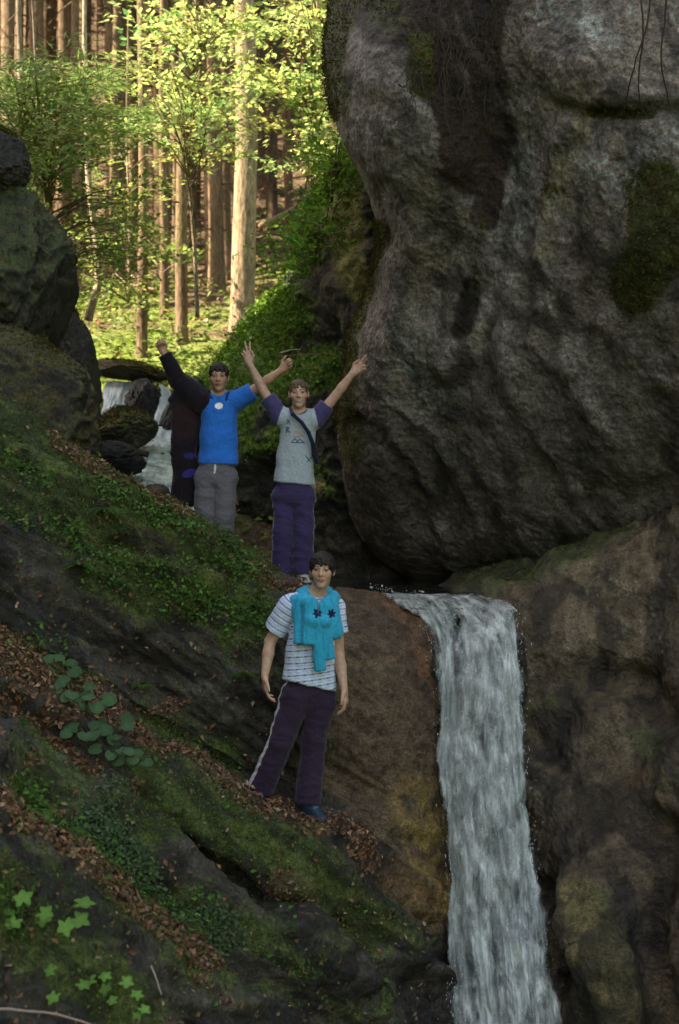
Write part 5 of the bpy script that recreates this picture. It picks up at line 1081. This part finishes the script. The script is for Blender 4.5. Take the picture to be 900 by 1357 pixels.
garment('shirt', t, pr, (lo, hi), .0045, cg, [hemplane(hemL, hemR, f)], (.012, (7, 7, 5), 13))
pr = legs(J, g, (.086, .076, .080), .06, f, J['pel'] + [0, 0, .04], .126)
def cgp(V):
    c = stripe_col(V, J, (.040, .028, .085), -1, (.40, .36, .40), f, .008); c2 = stripe_col(V, J, (.040, .028, .085), 1, (.40, .36, .40), f, .008, 'R'); m = c2[:, 0] > .3; c[m] = c2[m]; return c
lo, hi = Q(345, 790)-.05, Q(432, 610)+.05; lo[1] = Dg - .3; hi[1] = Dg + .3
garment('tracksuit_trousers', t, pr, (lo, hi), .005, cgp, (), (.013, (6, 6, 9), 17), 1)
sd = -.142
pr = [('c', Q(385, 541, -.03), .013, Q(388, 549, sd + .02), .014, .006, (f, .5)), ('c', Q(388, 549, sd + .02), .014, Q(400, 560, sd + .005), .014, .006, (f, .5)), ('c', Q(400, 560, sd + .005), .014, Q(409, 573, sd + .01), .014, .006, (f, .5)),
      ('c', Q(409, 573, sd + .01), .014, Q(415.5, 590, sd + .035), .016, .006, (f, .6)), ('c', Q(415.5, 590, sd + .035), .018, Q(417, 602, sd + .06), .022, .006, (f, .6)), ('c', Q(417, 602, sd + .06), .02, Q(420, 612, -.02), .02, .01)]
garment('shoulder_strap', t, pr, (Q(375, 625, -.3), Q(432, 530, .2)), .004, lambda V: np.tile((.012, .014, .035), (len(V), 1)), (), (.001, (20, 20, 20), 3), 0)

# ---------- boy in the blue shirt
Db = 10.8; Q = lambda u, v, dd=0, D=Db: P(u, v, D + dd)
J = dict(head=Q(290, 500, -.05), neck=Q(290, 526, .0), shL=Q(266, 532, .0), shR=Q(315, 531, .0), elL=Q(236, 503, .0), elR=Q(347, 509, -.02), wrL=Q(217, 467, -.04), wrR=Q(373, 490, -.05),
         pel=Q(287, 622, .0), hipL=Q(274, 634, .0), hipR=Q(299, 634, .0), knL=Q(272, 682, -.03), knR=Q(297, 682, -.03), anL=Q(272, 735, .03), anR=Q(294, 736, .0))
fwdh = norm(np.array([.05, -1, -.02])); up = norm(np.array([.0, .0, 1])); lat = norm(np.cross(fwdh, up)); up = np.cross(lat, fwdh)
hl = dict(L=((-.42, -.1, 1), (.4, -1, 0), (1, .1, .2), (.95, .95, .95, .95), .0, .9), R=((.82, -.1, .60), (.1, -1, 0), (-.5, 0, .8), (.75, .8, .85, .9), .0, .2))
dims = dict(head=.95, k=g, fwd=f, shoeL=(.05, .05, .06), shoeR=(.05, .05, .06), sole=(.3, .3, .3), lace=(.2, .2, .2))
t, A = build_person('boy in a bright blue shirt and grey trousers, dark jacket on one raised arm', J, dims, (lat, fwdh, up), dict(L=norm(np.array([-.1, -1, -.1])), R=norm(np.array([.1, -1, -.1]))), hl,
   (.022, .028, .006, 0), (.46, .26, .17), (.025, .016, .012), 0, Q(284, 750))
hemL, hemR = Q(258, 614, .0), Q(320, 615, .0)
pr = tee(J, f, g, hemL, hemR, (Q(250, 517, -.01), .072, .066), (Q(334.5, 519, -.015), .074, .070), (.140, .144, .166), .68)
def cb(V):
    c = np.tile((.006, .15, .56), (len(V), 1)) * (1 + .06 * fbm(V * 9, 3, 2)[:, None]); uu = V[:, 0] / V[:, 1] * FPX + 450; vv = 678.5 - V[:, 2] / V[:, 1] * FPX; fr = V[:, 1] < Db - .03
    for a in ([(275,519),(279,526),(281,528)], [(304,519),(301,525),(300,530)]): c[fr & (stroke(uu, vv, a, 1.6) > .4)] = (.006, .02, .12)
    c[fr & (((uu - 290) / 5.2) ** 2 + ((vv - 538) / 4.2) ** 2 < 1)] = (.9, .92, .95); rg_ = ((uu - 290) / 7) ** 2 + ((vv - 544) / 4.5) ** 2; c[fr & (rg_ > .75) & (rg_ < 1.1) & (vv > 544)] = (.01, .07, .30); return c  # white ellipse: flash glint of the reflective logo, painted into the shirt colour
lo, hi = Q(240, 640)-.05, Q(350, 495)+.05; lo[1] = Db - .3; hi[1] = Db + .3
garment('shirt', t, pr, (lo, hi), .0045, cb, [hemplane(hemL, hemR, f)], (.012, (7, 7, 5), 23))
pr = legs(J, g, (.092, .084, .084), .08, f, J['pel'] + [0, 0, .04], .130)
def cbp(V):
    c = np.tile((.125, .115, .125), (len(V), 1)) * (1 + .12 * fbm(V * 6, 3, 3)[:, None]); uu = V[:, 0] / V[:, 1] * FPX + 450; vv = 678.5 - V[:, 2] / V[:, 1] * FPX; c[(V[:, 1] < Db) & (stroke(uu, vv, [(284.5,612),(285.5,619),(284.5,626)], 1.3) > .4)] = (.6, .6, .58); return c
lo, hi = Q(245, 770)-.05, Q(325, 590)+.05; lo[1] = Db - .3; hi[1] = Db + .3
garment('trousers', t, pr, (lo, hi), .005, cbp, (), (.013, (6, 6, 9), 27), 1)
pr = [('c', J['shL'] + [.005, -.005, .01], .092, J['elL'], .062, .02), ('c', J['elL'], .058, Q(219, 471, -.04), .042, .02, None, 'add', 'b'), ('c', Q(253, 527, .04), .085, Q(247, 560, .05), .085, .03, (f, .75)),
      ('c', Q(247, 560, .05), .085, Q(245, 610, .05), .082, .03, (f, .7)), ('c', Q(245, 610, .05), .090, Q(243, 668, .06), .085, .03, (f, .6), 'add', 'b'), ('c', Q(255, 540, .10), .08, Q(256, 668, .10), .08, .03, (f, .6), 'add', 'b'),
      ('c', Q(240, 520, .0), .04, Q(227, 531, .02), .02, .02), ('c', Q(236, 530, .02), .04, Q(232, 600, .03), .025, .02)]
def cjk(V):
    uu = V[:, 0] / V[:, 1] * FPX + 450; vv = 678.5 - V[:, 2] / V[:, 1] * FPX; c = np.tile((.010, .006, .009), (len(V), 1)); c = mixc(c, (.026, .012, .014), sm(np.exp(-((vv - 558) / 32) ** 2) + .3 * fbm(V * 8, 3, 2), .3, .9))
    c[(((uu - 251) / 9) ** 2 + ((vv - 604) / 4) ** 2 < 1 + .3 * np.sin(uu))] = (.022, .018, .10); c[(((uu - 250) / 8.5) ** 2 + ((vv - 627 + (uu - 250) * .3) / 5.5) ** 2 < 1)] = (.03, .025, .17); return c
lo, hi = Q(205, 690)-.05, Q(285, 455)+.05; lo[1] = Db - .25; hi[1] = Db + .35
garment('jacket', t, pr, (lo, hi), .005, cjk, (), (.016, (12, 12, 5), 31), 1)
for o in bpy.data.objects:
    if '_o' in o: del o['_o']
